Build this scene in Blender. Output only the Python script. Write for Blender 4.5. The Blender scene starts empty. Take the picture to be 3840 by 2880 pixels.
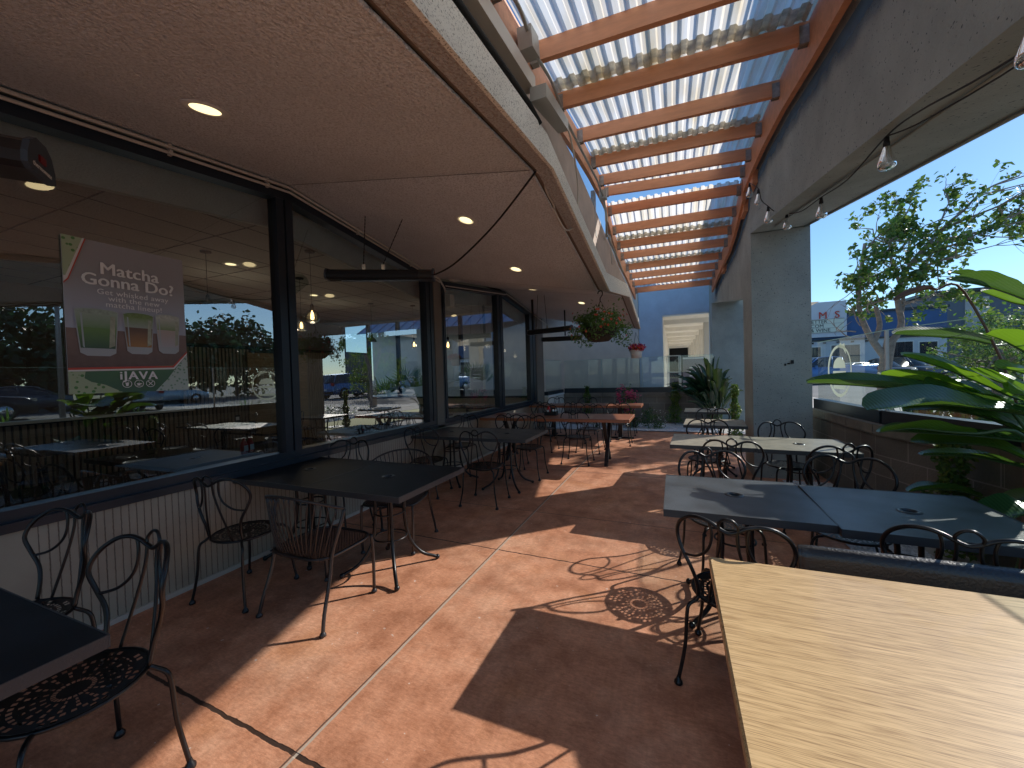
import bpy, math, random
from math import sin, cos, pi, radians, sqrt, atan2, hypot
from mathutils import Vector, Matrix
random.seed(7)
S = bpy.context.scene
COL = S.collection
# ------------------------------------------------------------------ mesh builder
class MB:
    def __init__(s): s.v=[]; s.f=[]; s.m=[]; s.sm=[]
    def add(s, vs, fs, mi=0, smooth=False):
        o=len(s.v); s.v+= [tuple(p) for p in vs]
        for f in fs: s.f.append(tuple(i+o for i in f)); s.m.append(mi); s.sm.append(smooth)
    def box(s, c, d, rz=0, mi=0, rx=0, ry=0):
        M=Matrix.Translation(c)@Matrix.Rotation(rz,4,'Z')@Matrix.Rotation(ry,4,'Y')@Matrix.Rotation(rx,4,'X')
        h=[x/2 for x in d]
        vs=[M@Vector((sx*h[0],sy*h[1],sz*h[2])) for sx in(-1,1) for sy in(-1,1) for sz in(-1,1)]
        s.add(vs,[(0,1,3,2),(4,6,7,5),(0,4,5,1),(2,3,7,6),(0,2,6,4),(1,5,7,3)],mi)
    def bb(s,x0,x1,y0,y1,z0,z1,mi=0):
        s.box(((x0+x1)/2,(y0+y1)/2,(z0+z1)/2),(abs(x1-x0),abs(y1-y0),abs(z1-z0)),mi=mi)
    def hexa(s,b,t,mi=0):
        s.add(list(b)+list(t),[(3,2,1,0),(4,5,6,7),(0,1,5,4),(1,2,6,5),(2,3,7,6),(3,0,4,7)],mi)
    def quad(s,a,b,c,d,mi=0): s.add([a,b,c,d],[(0,1,2,3)],mi)
    def tube(s, pts, r, n=8, closed=False, mi=0, caps=True):
        P=[Vector(p) for p in pts]; N=len(P)
        rr=r if isinstance(r,(list,tuple)) else [r]*N
        T=[]
        for i in range(N):
            if closed: t=P[(i+1)%N]-P[i-1]
            else: t=P[min(i+1,N-1)]-P[max(i-1,0)]
            T.append(t.normalized() if t.length>1e-9 else Vector((0,0,1)))
        up=Vector((0,0,1)) if abs(T[0].z)<.9 else Vector((1,0,0))
        nrm=(up-T[0]*up.dot(T[0])).normalized(); vs=[]
        for i in range(N):
            nrm=(nrm-T[i]*nrm.dot(T[i]))
            nrm=nrm.normalized() if nrm.length>1e-6 else T[i].orthogonal().normalized()
            b=T[i].cross(nrm)
            for k in range(n):
                a=2*pi*k/n; vs.append(P[i]+(nrm*cos(a)+b*sin(a))*rr[i])
        fs=[]
        for i in range(N if closed else N-1):
            j=(i+1)%N
            for k in range(n): fs.append((i*n+k,i*n+(k+1)%n,j*n+(k+1)%n,j*n+k))
        if caps and not closed: fs.append(tuple(range(n-1,-1,-1))); fs.append(tuple((N-1)*n+k for k in range(n)))
        s.add(vs,fs,mi,True)
    def lathe(s, prof, c=(0,0,0), n=16, mi=0, M=None):
        vs=[];fs=[]
        for (r,z) in prof:
            for k in range(n):
                a=2*pi*k/n; p=Vector((r*cos(a),r*sin(a),z))
                if M is not None: p=M@p
                vs.append(p+Vector(c))
        for i in range(len(prof)-1):
            for k in range(n): fs.append((i*n+k,i*n+(k+1)%n,(i+1)*n+(k+1)%n,(i+1)*n+k))
        s.add(vs,fs,mi,True)
    def disc(s,c,r,n=16,mi=0,ax='z',r2=None):
        vs=[]
        for k in range(n):
            a=2*pi*k/n; u=cos(a)*r; w=sin(a)*(r2 or r)
            vs.append({'z':(c[0]+u,c[1]+w,c[2]),'x':(c[0],c[1]+u,c[2]+w),'y':(c[0]+u,c[1],c[2]+w)}[ax])
        s.add(vs,[tuple(range(n))],mi)
    def ball(s,c,r,n=10,mi=0,sq=1.0):
        m=max(4,n//2); s.lathe([(max(1e-4,r*sin(pi*i/m)),-r*sq*cos(pi*i/m)) for i in range(m+1)],c,n,mi)
    def build(s,name,mats,parent=None,loc=None,sub=0):
        me=bpy.data.meshes.new(name); me.from_pydata(s.v,[],s.f)
        if not isinstance(mats,(list,tuple)): mats=[mats] if mats else [M['beam']]
        for m in mats: me.materials.append(m)
        me.polygons.foreach_set('material_index',[min(i,len(mats)-1) for i in s.m])
        me.polygons.foreach_set('use_smooth',s.sm); me.update()
        o=bpy.data.objects.new(name,me); COL.objects.link(o)
        if loc: o.location=loc
        if parent: o.parent=parent
        return o
def spline(pts,k=5,closed=False):
    P=[Vector(p) for p in pts]; N=len(P); out=[]
    rng=range(N) if closed else range(N-1)
    for i in rng:
        if closed: a,b,c,d=P[i-1],P[i],P[(i+1)%N],P[(i+2)%N]
        else: a,b,c,d=P[max(i-1,0)],P[i],P[i+1],P[min(i+2,N-1)]
        for j in range(k):
            t=j/k; out.append(.5*((2*b)+(c-a)*t+(2*a-5*b+4*c-d)*t*t+(3*b-a-3*c+d)*t**3))
    if not closed: out.append(P[-1])
    return out
def thing(name,label,cat,loc=(0,0,0),rz=0,group=None):
    o=bpy.data.objects.new(name,None); COL.objects.link(o); o.location=loc; o.rotation_euler=(0,0,rz)
    o.empty_display_size=.1
    return tag(o,label,cat,group)
def tag(o,label=None,cat=None,group=None,kind=None):
    if label: o['label']=label
    if cat: o['category']=cat
    if group: o['group']=group
    if kind: o['kind']=kind
    return o
def struct(o,label,cat): return tag(o,label,cat,None,'structure')
KIDS={}
def kids(o): return [c for c in o.children]
def dup(o,loc=None,rz=None,label=None,parent=None,scale=None):
    c=o.copy(); COL.objects.link(c)
    if parent: c.parent=parent
    for ch in list(o.children): dup(ch,parent=c)
    if loc is not None: c.location=loc
    if rz is not None: c.rotation_euler=(0,0,rz)
    if label: c['label']=label
    if scale: c.scale=(scale,scale,scale) if not isinstance(scale,(tuple,list)) else scale
    return c
# ------------------------------------------------------------------ materials
class NT:
    def __init__(s,name):
        s.m=bpy.data.materials.new(name); s.m.use_nodes=True; s.t=s.m.node_tree; s.t.nodes.clear()
        s.o=s.n('ShaderNodeOutputMaterial'); s.L=s.t.links
    def n(s,ty,**kw):
        x=s.t.nodes.new(ty)
        for k,v in kw.items():
            if k.startswith('i_'):
                x.inputs[k[2:].replace('_',' ')].default_value=v
            else: setattr(x,k,v)
        return x
    def lk(s,a,b): s.t.links.new(a,b)
def rgb(c): return (c[0],c[1],c[2],1)
def mat(name,col,rough=.6,metal=0,noise=0,nscale=5,col2=None,bump=0,bscale=80,bdist=.004,spec=.5,coat=0,trans=0,speck=None,stretch=None,detail=6):
    t=NT(name); p=t.n('ShaderNodeBsdfPrincipled'); p.inputs['Base Color'].default_value=rgb(col)
    p.inputs['Roughness'].default_value=rough; p.inputs['Metallic'].default_value=metal
    p.inputs['Specular IOR Level'].default_value=spec; p.inputs['Coat Weight'].default_value=coat
    t.lk(p.outputs[0],t.o.inputs[0])
    tc=t.n('ShaderNodeTexCoord'); mp=t.n('ShaderNodeMapping'); t.lk(tc.outputs['Object'],mp.inputs[0])
    if stretch: mp.inputs['Scale'].default_value=stretch
    out=None
    if noise>0 or col2:
        nz=t.n('ShaderNodeTexNoise'); nz.inputs['Scale'].default_value=nscale; nz.inputs['Detail'].default_value=detail; nz.inputs['Roughness'].default_value=.65
        t.lk(mp.outputs[0],nz.inputs['Vector'])
        r=t.n('ShaderNodeValToRGB'); r.color_ramp.elements[0].position=.3; r.color_ramp.elements[1].position=.7
        c2=col2 or tuple(x*(1-noise) for x in col)
        r.color_ramp.elements[0].color=rgb(c2); r.color_ramp.elements[1].color=rgb(col if col2 else tuple(min(1,x*(1+noise*.5)) for x in col))
        t.lk(nz.outputs[0],r.inputs[0]); out=r.outputs[0]
    if speck:
        sc,thr,sc_col=speck
        n2=t.n('ShaderNodeTexNoise'); n2.inputs['Scale'].default_value=sc; n2.inputs['Detail'].default_value=2
        t.lk(mp.outputs[0],n2.inputs['Vector'])
        r2=t.n('ShaderNodeMapRange'); r2.inputs['From Min'].default_value=thr; r2.inputs['From Max'].default_value=thr+.05
        t.lk(n2.outputs[0],r2.inputs[0])
        mx=t.n('ShaderNodeMix',data_type='RGBA'); t.lk(r2.outputs[0],mx.inputs[0])
        if out: t.lk(out,mx.inputs[6])
        else: mx.inputs[6].default_value=rgb(col)
        mx.inputs[7].default_value=rgb(sc_col); out=mx.outputs[2]
    if out: t.lk(out,p.inputs['Base Color'])
    if bump>0:
        nb=t.n('ShaderNodeTexNoise'); nb.inputs['Scale'].default_value=bscale; nb.inputs['Detail'].default_value=3
        t.lk(mp.outputs[0],nb.inputs['Vector'])
        b=t.n('ShaderNodeBump'); b.inputs['Strength'].default_value=bump; b.inputs['Distance'].default_value=bdist
        t.lk(nb.outputs[0],b.inputs['Height']); t.lk(b.outputs[0],p.inputs['Normal'])
    if trans>0:
        tr=t.n('ShaderNodeBsdfTranslucent'); ms=t.n('ShaderNodeMixShader'); ms.inputs[0].default_value=trans
        if out: t.lk(out,tr.inputs[0])
        else: tr.inputs[0].default_value=rgb(col)
        t.lk(p.outputs[0],ms.inputs[1]); t.lk(tr.outputs[0],ms.inputs[2]); t.lk(ms.outputs[0],t.o.inputs[0])
    return t.m
def emis(name,col,st):
    t=NT(name); e=t.n('ShaderNodeEmission'); e.inputs[0].default_value=rgb(col); e.inputs[1].default_value=st; t.lk(e.outputs[0],t.o.inputs[0]); return t.m
def glass(name,tint=(.9,.95,.93),ior=1.6,base=0.0,milk=0.0,rough=0.0):
    t=NT(name); f=t.n('ShaderNodeFresnel'); f.inputs[0].default_value=ior
    tr=t.n('ShaderNodeBsdfTransparent'); tr.inputs[0].default_value=rgb(tint)
    g=t.n('ShaderNodeBsdfGlossy'); g.inputs['Roughness'].default_value=rough; g.inputs[0].default_value=(1,1,1,1)
    m=t.n('ShaderNodeMixShader'); ad=t.n('ShaderNodeMath',operation='ADD',use_clamp=True); ad.inputs[1].default_value=base
    t.lk(f.outputs[0],ad.inputs[0]); t.lk(ad.outputs[0],m.inputs[0])
    if milk>0:
        d=t.n('ShaderNodeBsdfDiffuse'); d.inputs[0].default_value=(.8,.85,.85,1); m2=t.n('ShaderNodeMixShader'); m2.inputs[0].default_value=milk
        t.lk(tr.outputs[0],m2.inputs[1]); t.lk(d.outputs[0],m2.inputs[2]); t.lk(m2.outputs[0],m.inputs[1])
    else: t.lk(tr.outputs[0],m.inputs[1])
    t.lk(g.outputs[0],m.inputs[2]); t.lk(m.outputs[0],t.o.inputs[0]); return t.m
M={}
M['soffit']=mat('soffit_stucco',(.88,.90,.92),.9,noise=.14,nscale=.8,bump=1,bscale=55,bdist=.03,speck=(75,.52,(.68,.69,.70)))  # darker speckle paints the shade of the stucco cavities into the colour
M['band']=mat('soffit_band_stucco',(.58,.56,.54),.9,bump=1,bscale=60,bdist=.03,speck=(75,.52,(.46,.40,.36)))  # same cavity shade speckled into the colour
M['fascia']=mat('fascia_stucco',(.90,.86,.76),.9,bump=.5,bscale=70,speck=(120,.585,(.26,.23,.18)))
M['beam']=mat('blue_grey_stucco',(.37,.415,.395),.9,noise=.26,nscale=1.6,bump=.7,bscale=70,bdist=.006,speck=(60,.66,(.07,.09,.10)))
M['bluewall']=mat('blue_stucco',(.54,.68,.82),.9,noise=.10,nscale=3,bump=.4,bscale=60)
M['beige']=mat('beige_stucco',(.68,.64,.56),.9,noise=.08,nscale=3,bump=.4,bscale=50)
M['navy']=mat('dark_painted_frame',(.014,.022,.034),.35,noise=.1,nscale=8)
M['taupe']=mat('taupe_post',(.20,.165,.13),.7,noise=.1)
M['metal']=mat('black_powder_coated_metal',(.006,.0065,.008),.34,spec=.45,noise=.2,nscale=30)
M['metalwarm']=mat('bronze_black_metal',(.022,.018,.017),.38,spec=.6)
M['conduit']=mat('beige_conduit',(.62,.56,.48),.5)
M['conduit_grey']=mat('grey_conduit',(.40,.40,.36),.45,metal=.2)
M['wood_red']=mat('orange_stained_wood',(.74,.34,.18),.65,noise=.18,nscale=3,stretch=(1,6,6),bump=.25,bscale=40)
M['galv']=mat('galvanised_bracket',(.35,.33,.30),.5,metal=.5,noise=.4,nscale=20)
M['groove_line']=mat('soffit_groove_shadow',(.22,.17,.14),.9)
M['sheetlap']=mat('dirty_sheet_lap',(.66,.60,.48),.8,noise=.5,nscale=9,trans=.6)
M['dark']=mat('dark_gap',(.015,.014,.013),.9)
M['white']=mat('white_paint',(.80,.80,.78),.6,noise=.04)
M['offwhite']=mat('offwhite_header',(.82,.90,.84),.8,noise=.1,nscale=6)
M['rock']=mat('white_rock',(.72,.73,.75),.9,noise=.45,nscale=38,bump=1,bscale=40,bdist=.02)
M['asphalt']=mat('asphalt',(.16,.165,.17),.9,noise=.25,nscale=.6,bump=.3,bscale=50)
M['concrete']=mat('pale_concrete',(.50,.49,.47),.9,noise=.12,nscale=1.5)
M['leafD']=mat('glossy_dark_leaf',(.035,.11,.045),.32,noise=.4,nscale=9,trans=.22,spec=.6)
M['leafB']=mat('bright_leaf',(.11,.24,.035),.35,noise=.35,nscale=9,trans=.45)
M['leafY']=mat('yellow_green_leaf',(.21,.30,.05),.45,noise=.4,nscale=6,trans=.4)
M['leafO']=mat('olive_leaf',(.11,.20,.045),.5,noise=.45,nscale=5,trans=.35)
M['leafFar']=mat('dark_distant_leaf',(.045,.075,.030),.6,noise=.5,nscale=2,trans=.15)
M['leafdead']=mat('dry_brown_leaf',(.20,.11,.075),.7,noise=.3)
M['bark']=mat('grey_brown_bark',(.32,.26,.22),.9,noise=.4,nscale=12,bump=.8,bscale=30,bdist=.02)
M['red']=mat('red_plastic',(.5,.015,.012),.3)
M['pink']=mat('pink_petals',(.75,.12,.25),.6,noise=.3,trans=.3)
M['basketgreen']=mat('basket_leaf',(.12,.24,.05),.5,noise=.4,nscale=9,trans=.4)
M['coral']=mat('coral_petals',(.72,.12,.06),.6,noise=.3,trans=.3)
M['purple']=mat('purple_petals',(.35,.04,.28),.6,noise=.4,trans=.3)
M['terra']=mat('terracotta_pot',(.50,.20,.11),.8,noise=.15)
M['wicker']=mat('dark_coir_basket',(.05,.04,.03),.95,noise=.5,nscale=40,bump=1,bscale=60)
M['chrome']=mat('bright_steel',(.75,.75,.75),.2,metal=1)
M['vinyl']=mat('black_textured_vinyl',(.010,.010,.012),.33,bump=.55,bscale=95,bdist=.004,spec=.7)
M['tyre']=mat('tyre_rubber',(.02,.02,.02),.85)
M['carglass']=mat('car_window_glass',(.02,.03,.04),.06,spec=.9)
M['lampW']=emis('lit_downlight',(1,.78,.40),2.0)
M['lampG']=emis('glowing_filament',(1,.62,.25),26)
M['shade']=mat('downlight_baffle',(.8,.70,.48),.6)
M['glass']=glass('window_glass',(.86,.92,.92),1.62,.19)
M['glassfar']=glass('far_window_glass',(.93,.95,.95),1.3)
M['wind']=glass('wind_screen_glass',(.86,.94,.92),1.5,.02,.05)
M['bulb']=glass('clear_bulb_glass',(.93,.96,.98),1.5,.10,.16)
M['decal']=mat('cream_vinyl_decal',(.62,.64,.52),.6,trans=.5)
M['interior']=mat('brown_interior_wall',(.20,.13,.105),.9,noise=.1)
M['intfloor']=mat('dark_interior_floor',(.05,.045,.042),.5,noise=.3)
M['intceil']=mat('grey_ceiling_tiles',(.42,.41,.38),.9,noise=.05)
M['slatwood']=mat('pale_oak_slat',(.23,.175,.12),.6,noise=.25,stretch=(4,4,.6),nscale=6)
M['shopwhite']=mat('shop_white_render',(.62,.66,.72),.85,noise=.06,nscale=1)
M['signred']=mat('red_sign_letter',(.55,.05,.03),.5)
M['black']=mat('matt_black',(.012,.012,.013),.7)
# floor: stained broom-finished concrete with tooled joints
def floor_mat():
    t=NT('terracotta_stained_concrete'); p=t.n('ShaderNodeBsdfPrincipled'); t.lk(p.outputs[0],t.o.inputs[0])
    tc=t.n('ShaderNodeTexCoord'); sx=t.n('ShaderNodeSeparateXYZ')
    wob=t.n('ShaderNodeTexNoise'); wob.inputs['Scale'].default_value=14; wob.inputs['Detail'].default_value=4
    t.lk(tc.outputs['Object'],wob.inputs['Vector'])
    def nz(sc,det=5,st=(1,1,1),ro=.6):
        mp=t.n('ShaderNodeMapping'); mp.inputs['Scale'].default_value=st; t.lk(tc.outputs['Object'],mp.inputs[0])
        n=t.n('ShaderNodeTexNoise'); n.inputs['Scale'].default_value=sc; n.inputs['Detail'].default_value=det; n.inputs['Roughness'].default_value=ro
        t.lk(mp.outputs[0],n.inputs['Vector']); return n.outputs[0]
    def ramp(src,els):
        r=t.n('ShaderNodeValToRGB'); e=r.color_ramp.elements
        while len(e)<len(els): e.new(.5)
        for i,(ps,c) in enumerate(els): e[i].position=ps; e[i].color=rgb(c)
        t.lk(src,r.inputs[0]); return r.outputs[0]
    def mix(f,a,b,mode='MIX'):
        m=t.n('ShaderNodeMix',data_type='RGBA',blend_type=mode)
        if isinstance(f,float): m.inputs[0].default_value=f
        else: t.lk(f,m.inputs[0])
        for i,x in ((6,a),(7,b)):
            if isinstance(x,tuple): m.inputs[i].default_value=rgb(x)
            else: t.lk(x,m.inputs[i])
        return m.outputs[2]
    def math(op,a,b=None,clamp=False):
        m=t.n('ShaderNodeMath',operation=op,use_clamp=clamp)
        for i,x in ((0,a),(1,b)):
            if x is None: continue
            if isinstance(x,(int,float)): m.inputs[i].default_value=x
            else: t.lk(x,m.inputs[i])
        return m.outputs[0]
    base=ramp(nz(1.1,9,(1,1,1),.72),[(.25,(.54,.22,.115)),(.48,(.80,.375,.22)),(.72,(.92,.54,.36))])
    blot=ramp(nz(3.2,6),[(.44,(1,1,1)),(.72,(.48,.40,.35))]); base=mix(.7,base,blot,'MULTIPLY')
    org=ramp(nz(2.1,5),[(.55,(0,0,0)),(.75,(1,1,1))]); base=mix(org,base,(.74,.34,.17))
    fine=ramp(nz(70,4,(.4,1,1),.8),[(.36,(.66,.62,.60)),(.62,(1.0,1.0,1.0))]); base=mix(.8,base,fine,'MULTIPLY'); mot=ramp(nz(6,8,(1,1,1),.74),[(.36,(.72,.64,.58)),(.58,(1,1,1))]); base=mix(.85,base,mot,'MULTIPLY'); gm=ramp(nz(1.7,8,(1,1,1),.8),[(.55,(1,1,1)),(.66,(.50,.42,.38))]); base=mix(.55,base,gm,'MULTIPLY'); ch=ramp(nz(30,5,(1,.5,1),.85),[(.64,(0,0,0)),(.72,(1,1,1))]); chm=ramp(nz(1.3,3),[(.52,(0,0,0)),(.62,(.6,.6,.6))]); base=mix(math('MULTIPLY',ch,chm),base,(.86,.74,.64))
    broom=ramp(nz(60,3,(1,.06,1)),[(.35,(.86,.86,.86)),(.65,(1,1,1))]); base=mix(.6,base,broom,'MULTIPLY')
    sp=ramp(nz(24,2),[(.735,(0,0,0)),(.75,(1,1,1))]); base=mix(sp,base,(.72,.60,.52))
    st=ramp(nz(5,8,(1,1,1),.8),[(.66,(0,0,0)),(.80,(1,1,1))]); base=mix(st,base,(.22,.13,.10))
    t.lk(tc.outputs['Object'],sx.inputs[0]); X,Y=sx.outputs[0],sx.outputs[1]
    w=math('MULTIPLY',math('SUBTRACT',wob.outputs[0],.5),.022)
    def line(coord,pos,hw,extra=0):
        d=math('ABSOLUTE',math('ADD',math('SUBTRACT',coord,pos),w if extra else math('MULTIPLY',w,.25)))
        m=t.n('ShaderNodeMapRange'); m.inputs['From Min'].default_value=hw*.7; m.inputs['From Max'].default_value=hw; m.inputs['To Min'].default_value=1; m.inputs['To Max'].default_value=0
        t.lk(d,m.inputs[0]); return m.outputs[0]
    H=None
    yy=math('ADD',Y,math('MULTIPLY',X,.035))
    dk=None
    for pos,hw in ((1.06,.011),(3.08,.008),(4.10,.005),(6.03,.008),(8.2,.007),(-1.0,.01)):
        l=line(yy,pos,hw,1); dk=l if dk is None else math('MAXIMUM',dk,l)
    base=mix(dk,base,(.05,.028,.02))
    l=line(X,-1.48,.008); base=mix(l,base,(.50,.41,.33))
    l2=line(X,-1.494,.005); base=mix(l2,base,(.12,.07,.05))
    t.lk(base,p.inputs['Base Color'])
    rg=ramp(nz(4,5),[(.3,(.42,.42,.42)),(.7,(.62,.62,.62))]); t.lk(rg,p.inputs['Roughness']); p.inputs['Specular IOR Level'].default_value=.4
    hb=math('SUBTRACT',math('ADD',math('MULTIPLY',nz(110,4,(.3,1,1)),.5),math('MULTIPLY',nz(9,5),.6)),math('MULTIPLY',dk,3.0))
    b=t.n('ShaderNodeBump'); b.inputs['Strength'].default_value=.5; b.inputs['Distance'].default_value=.006
    t.lk(hb,b.inputs['Height']); t.lk(b.outputs[0],p.inputs['Normal'])
    return t.m
M['floor']=floor_mat()
def block_mat():
    t=NT('grey_brown_concrete_block'); p=t.n('ShaderNodeBsdfPrincipled'); t.lk(p.outputs[0],t.o.inputs[0]); p.inputs['Roughness'].default_value=.95
    uv=t.n('ShaderNodeTexCoord'); br=t.n('ShaderNodeTexBrick'); br.inputs['Scale'].default_value=1
    br.inputs['Brick Width'].default_value=.405; br.inputs['Row Height'].default_value=.205; br.inputs['Mortar Size'].default_value=.006
    br.inputs['Color1'].default_value=(.15,.14,.12,1); br.inputs['Color2'].default_value=(.19,.175,.15,1); br.inputs['Mortar'].default_value=(.30,.28,.25,1)
    t.lk(uv.outputs['UV'],br.inputs['Vector'])
    n=t.n('ShaderNodeTexNoise'); n.inputs['Scale'].default_value=2; n.inputs['Detail'].default_value=8; t.lk(uv.outputs['Object'],n.inputs['Vector'])
    m=t.n('ShaderNodeMix',data_type='RGBA',blend_type='OVERLAY'); m.inputs[0].default_value=.6; t.lk(br.outputs[0],m.inputs[6]); t.lk(n.outputs[0],m.inputs[7])
    t.lk(m.outputs[2],p.inputs['Base Color'])
    b=t.n('ShaderNodeBump'); b.inputs['Strength'].default_value=.6; b.inputs['Distance'].default_value=.008; n3=t.n('ShaderNodeTexNoise'); n3.inputs['Scale'].default_value=50; t.lk(uv.outputs['Object'],n3.inputs['Vector'])
    t.lk(n3.outputs[0],b.inputs['Height']); t.lk(b.outputs[0],p.inputs['Normal'])
    return t.m
M['block']=block_mat()
def wood_mat(name,c1,c2,sc=1.0,rough=.42,axis='x',coat=.15):
    t=NT(name); p=t.n('ShaderNodeBsdfPrincipled'); t.lk(p.outputs[0],t.o.inputs[0]); p.inputs['Roughness'].default_value=rough; p.inputs['Coat Weight'].default_value=coat
    tc=t.n('ShaderNodeTexCoord'); mp=t.n('ShaderNodeMapping'); mp.inputs['Scale'].default_value=(.5*sc,15*sc,15*sc) if axis=='x' else (15*sc,.5*sc,15*sc)
    t.lk(tc.outputs['Object'],mp.inputs[0])
    n=t.n('ShaderNodeTexNoise'); n.inputs['Scale'].default_value=4; n.inputs['Detail'].default_value=8; n.inputs['Roughness'].default_value=.68; n.inputs['Distortion'].default_value=.25
    t.lk(mp.outputs[0],n.inputs['Vector'])
    r=t.n('ShaderNodeValToRGB'); e=r.color_ramp.elements; e[0].position=.32; e[0].color=rgb(c2); e[1].position=.62; e[1].color=rgb(c1)
    x=e.new(.48); x.color=rgb(tuple((a*.7+b*.3) for a,b in zip(c1,c2))); t.lk(n.outputs[0],r.inputs[0])
    mp2=t.n('ShaderNodeMapping'); mp2.inputs['Scale'].default_value=(5,190,190) if axis=='x' else (150,4,150); t.lk(tc.outputs['Object'],mp2.inputs[0])
    n2=t.n('ShaderNodeTexNoise'); n2.inputs['Scale'].default_value=2.2; n2.inputs['Detail'].default_value=3; t.lk(mp2.outputs[0],n2.inputs['Vector'])
    r2=t.n('ShaderNodeValToRGB'); r2.color_ramp.elements[0].position=.38; r2.color_ramp.elements[0].color=(.50,.42,.32,1); r2.color_ramp.elements[1].position=.5; r2.color_ramp.elements[1].color=(1,1,1,1)
    t.lk(n2.outputs[0],r2.inputs[0])
    m=t.n('ShaderNodeMix',data_type='RGBA',blend_type='MULTIPLY'); m.inputs[0].default_value=.8; t.lk(r.outputs[0],m.inputs[6]); t.lk(r2.outputs[0],m.inputs[7]); t.lk(m.outputs[2],p.inputs['Base Color'])
    b=t.n('ShaderNodeBump'); b.inputs['Strength'].default_value=.15; b.inputs['Distance'].default_value=.002; t.lk(n2.outputs[0],b.inputs['Height']); t.lk(b.outputs[0],p.inputs['Normal'])
    return t.m
M['oak']=wood_mat('light_oak_tabletop',(.74,.50,.245),(.45,.275,.115),1.5)
M['redwood']=wood_mat('red_brown_tabletop',(.42,.15,.065),(.22,.07,.03),rough=.35)
def meshtop(name,col,rough,sp=.75):
    t=NT(name); p=t.n('ShaderNodeBsdfPrincipled'); t.lk(p.outputs[0],t.o.inputs[0]); p.inputs['Roughness'].default_value=rough; p.inputs['Specular IOR Level'].default_value=sp
    tc=t.n('ShaderNodeTexCoord'); mp=t.n('ShaderNodeMapping'); mp.inputs['Scale'].default_value=(260,260,260); mp.inputs['Rotation'].default_value=(0,0,.785); t.lk(tc.outputs['Object'],mp.inputs[0])
    w=t.n('ShaderNodeTexChecker'); w.inputs['Scale'].default_value=1; t.lk(mp.outputs[0],w.inputs[0])
    n=t.n('ShaderNodeTexNoise'); n.inputs['Scale'].default_value=5; n.inputs['Detail'].default_value=7; t.lk(tc.outputs['Object'],n.inputs['Vector'])
    r=t.n('ShaderNodeValToRGB'); r.color_ramp.elements[0].position=.35; r.color_ramp.elements[0].color=rgb(tuple(x*.6 for x in col)); r.color_ramp.elements[1].position=.7; r.color_ramp.elements[1].color=rgb(tuple(x*1.5 for x in col))
    t.lk(n.outputs[0],r.inputs[0]); t.lk(r.outputs[0],p.inputs['Base Color'])
    n2=t.n('ShaderNodeTexNoise'); n2.inputs['Scale'].default_value=500; t.lk(tc.outputs['Object'],n2.inputs['Vector'])
    b=t.n('ShaderNodeBump'); b.inputs['Strength'].default_value=.25; b.inputs['Distance'].default_value=.001; t.lk(w.outputs[1],b.inputs['Height']); t.lk(b.outputs[0],p.inputs['Normal'])
    return t.m
M['top']=meshtop('dark_wire_mesh_top',(.045,.055,.065),.38)
M['topblack']=meshtop('black_mesh_top',(.010,.012,.016),.5,sp=.25)
M['topbrown']=meshtop('brown_mesh_top',(.09,.075,.06),.42)
def groove_mat():
    t=NT('grooved_beige_stucco'); p=t.n('ShaderNodeBsdfPrincipled'); t.lk(p.outputs[0],t.o.inputs[0]); p.inputs['Roughness'].default_value=.95
    tc=t.n('ShaderNodeTexCoord'); n=t.n('ShaderNodeTexNoise'); n.inputs['Scale'].default_value=4; n.inputs['Detail'].default_value=6; t.lk(tc.outputs['Object'],n.inputs['Vector'])
    r=t.n('ShaderNodeValToRGB'); r.color_ramp.elements[0].color=(.30,.26,.20,1); r.color_ramp.elements[1].color=(.52,.46,.36,1); t.lk(n.outputs[0],r.inputs[0])
    sx=t.n('ShaderNodeSeparateXYZ'); t.lk(tc.outputs['Object'],sx.inputs[0])
    wb=t.n('ShaderNodeTexNoise'); wb.inputs['Scale'].default_value=60; t.lk(tc.outputs['Object'],wb.inputs['Vector'])
    a=t.n('ShaderNodeMath',operation='MULTIPLY_ADD'); a.inputs[1].default_value=.006; t.lk(wb.outputs[0],a.inputs[0]); t.lk(sx.outputs[1],a.inputs[2])
    m=t.n('ShaderNodeMath',operation='PINGPONG'); m.inputs[1].default_value=.0205; t.lk(a.outputs[0],m.inputs[0])
    mr=t.n('ShaderNodeMapRange'); mr.inputs['From Min'].default_value=.0012; mr.inputs['From Max'].default_value=.004; t.lk(m.outputs[0],mr.inputs[0])
    # grooves only start past y=1.0
    gt=t.n('ShaderNodeMath',operation='LESS_THAN'); gt.inputs[1].default_value=1.02; t.lk(sx.outputs[1],gt.inputs[0])
    mx0=t.n('ShaderNodeMath',operation='MAXIMUM'); t.lk(mr.outputs[0],mx0.inputs[0]); t.lk(gt.outputs[0],mx0.inputs[1])
    mx=t.n('ShaderNodeMix',data_type='RGBA'); t.lk(mx0.outputs[0],mx.inputs[0]); mx.inputs[6].default_value=(.17,.13,.10,1); t.lk(r.outputs[0],mx.inputs[7]); t.lk(mx.outputs[2],p.inputs['Base Color'])
    b=t.n('ShaderNodeBump'); b.inputs['Strength'].default_value=.6; b.inputs['Distance'].default_value=.006; t.lk(mx0.outputs[0],b.inputs['Height']); t.lk(b.outputs[0],p.inputs['Normal'])
    return t.m
M['groove']=groove_mat()
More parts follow.
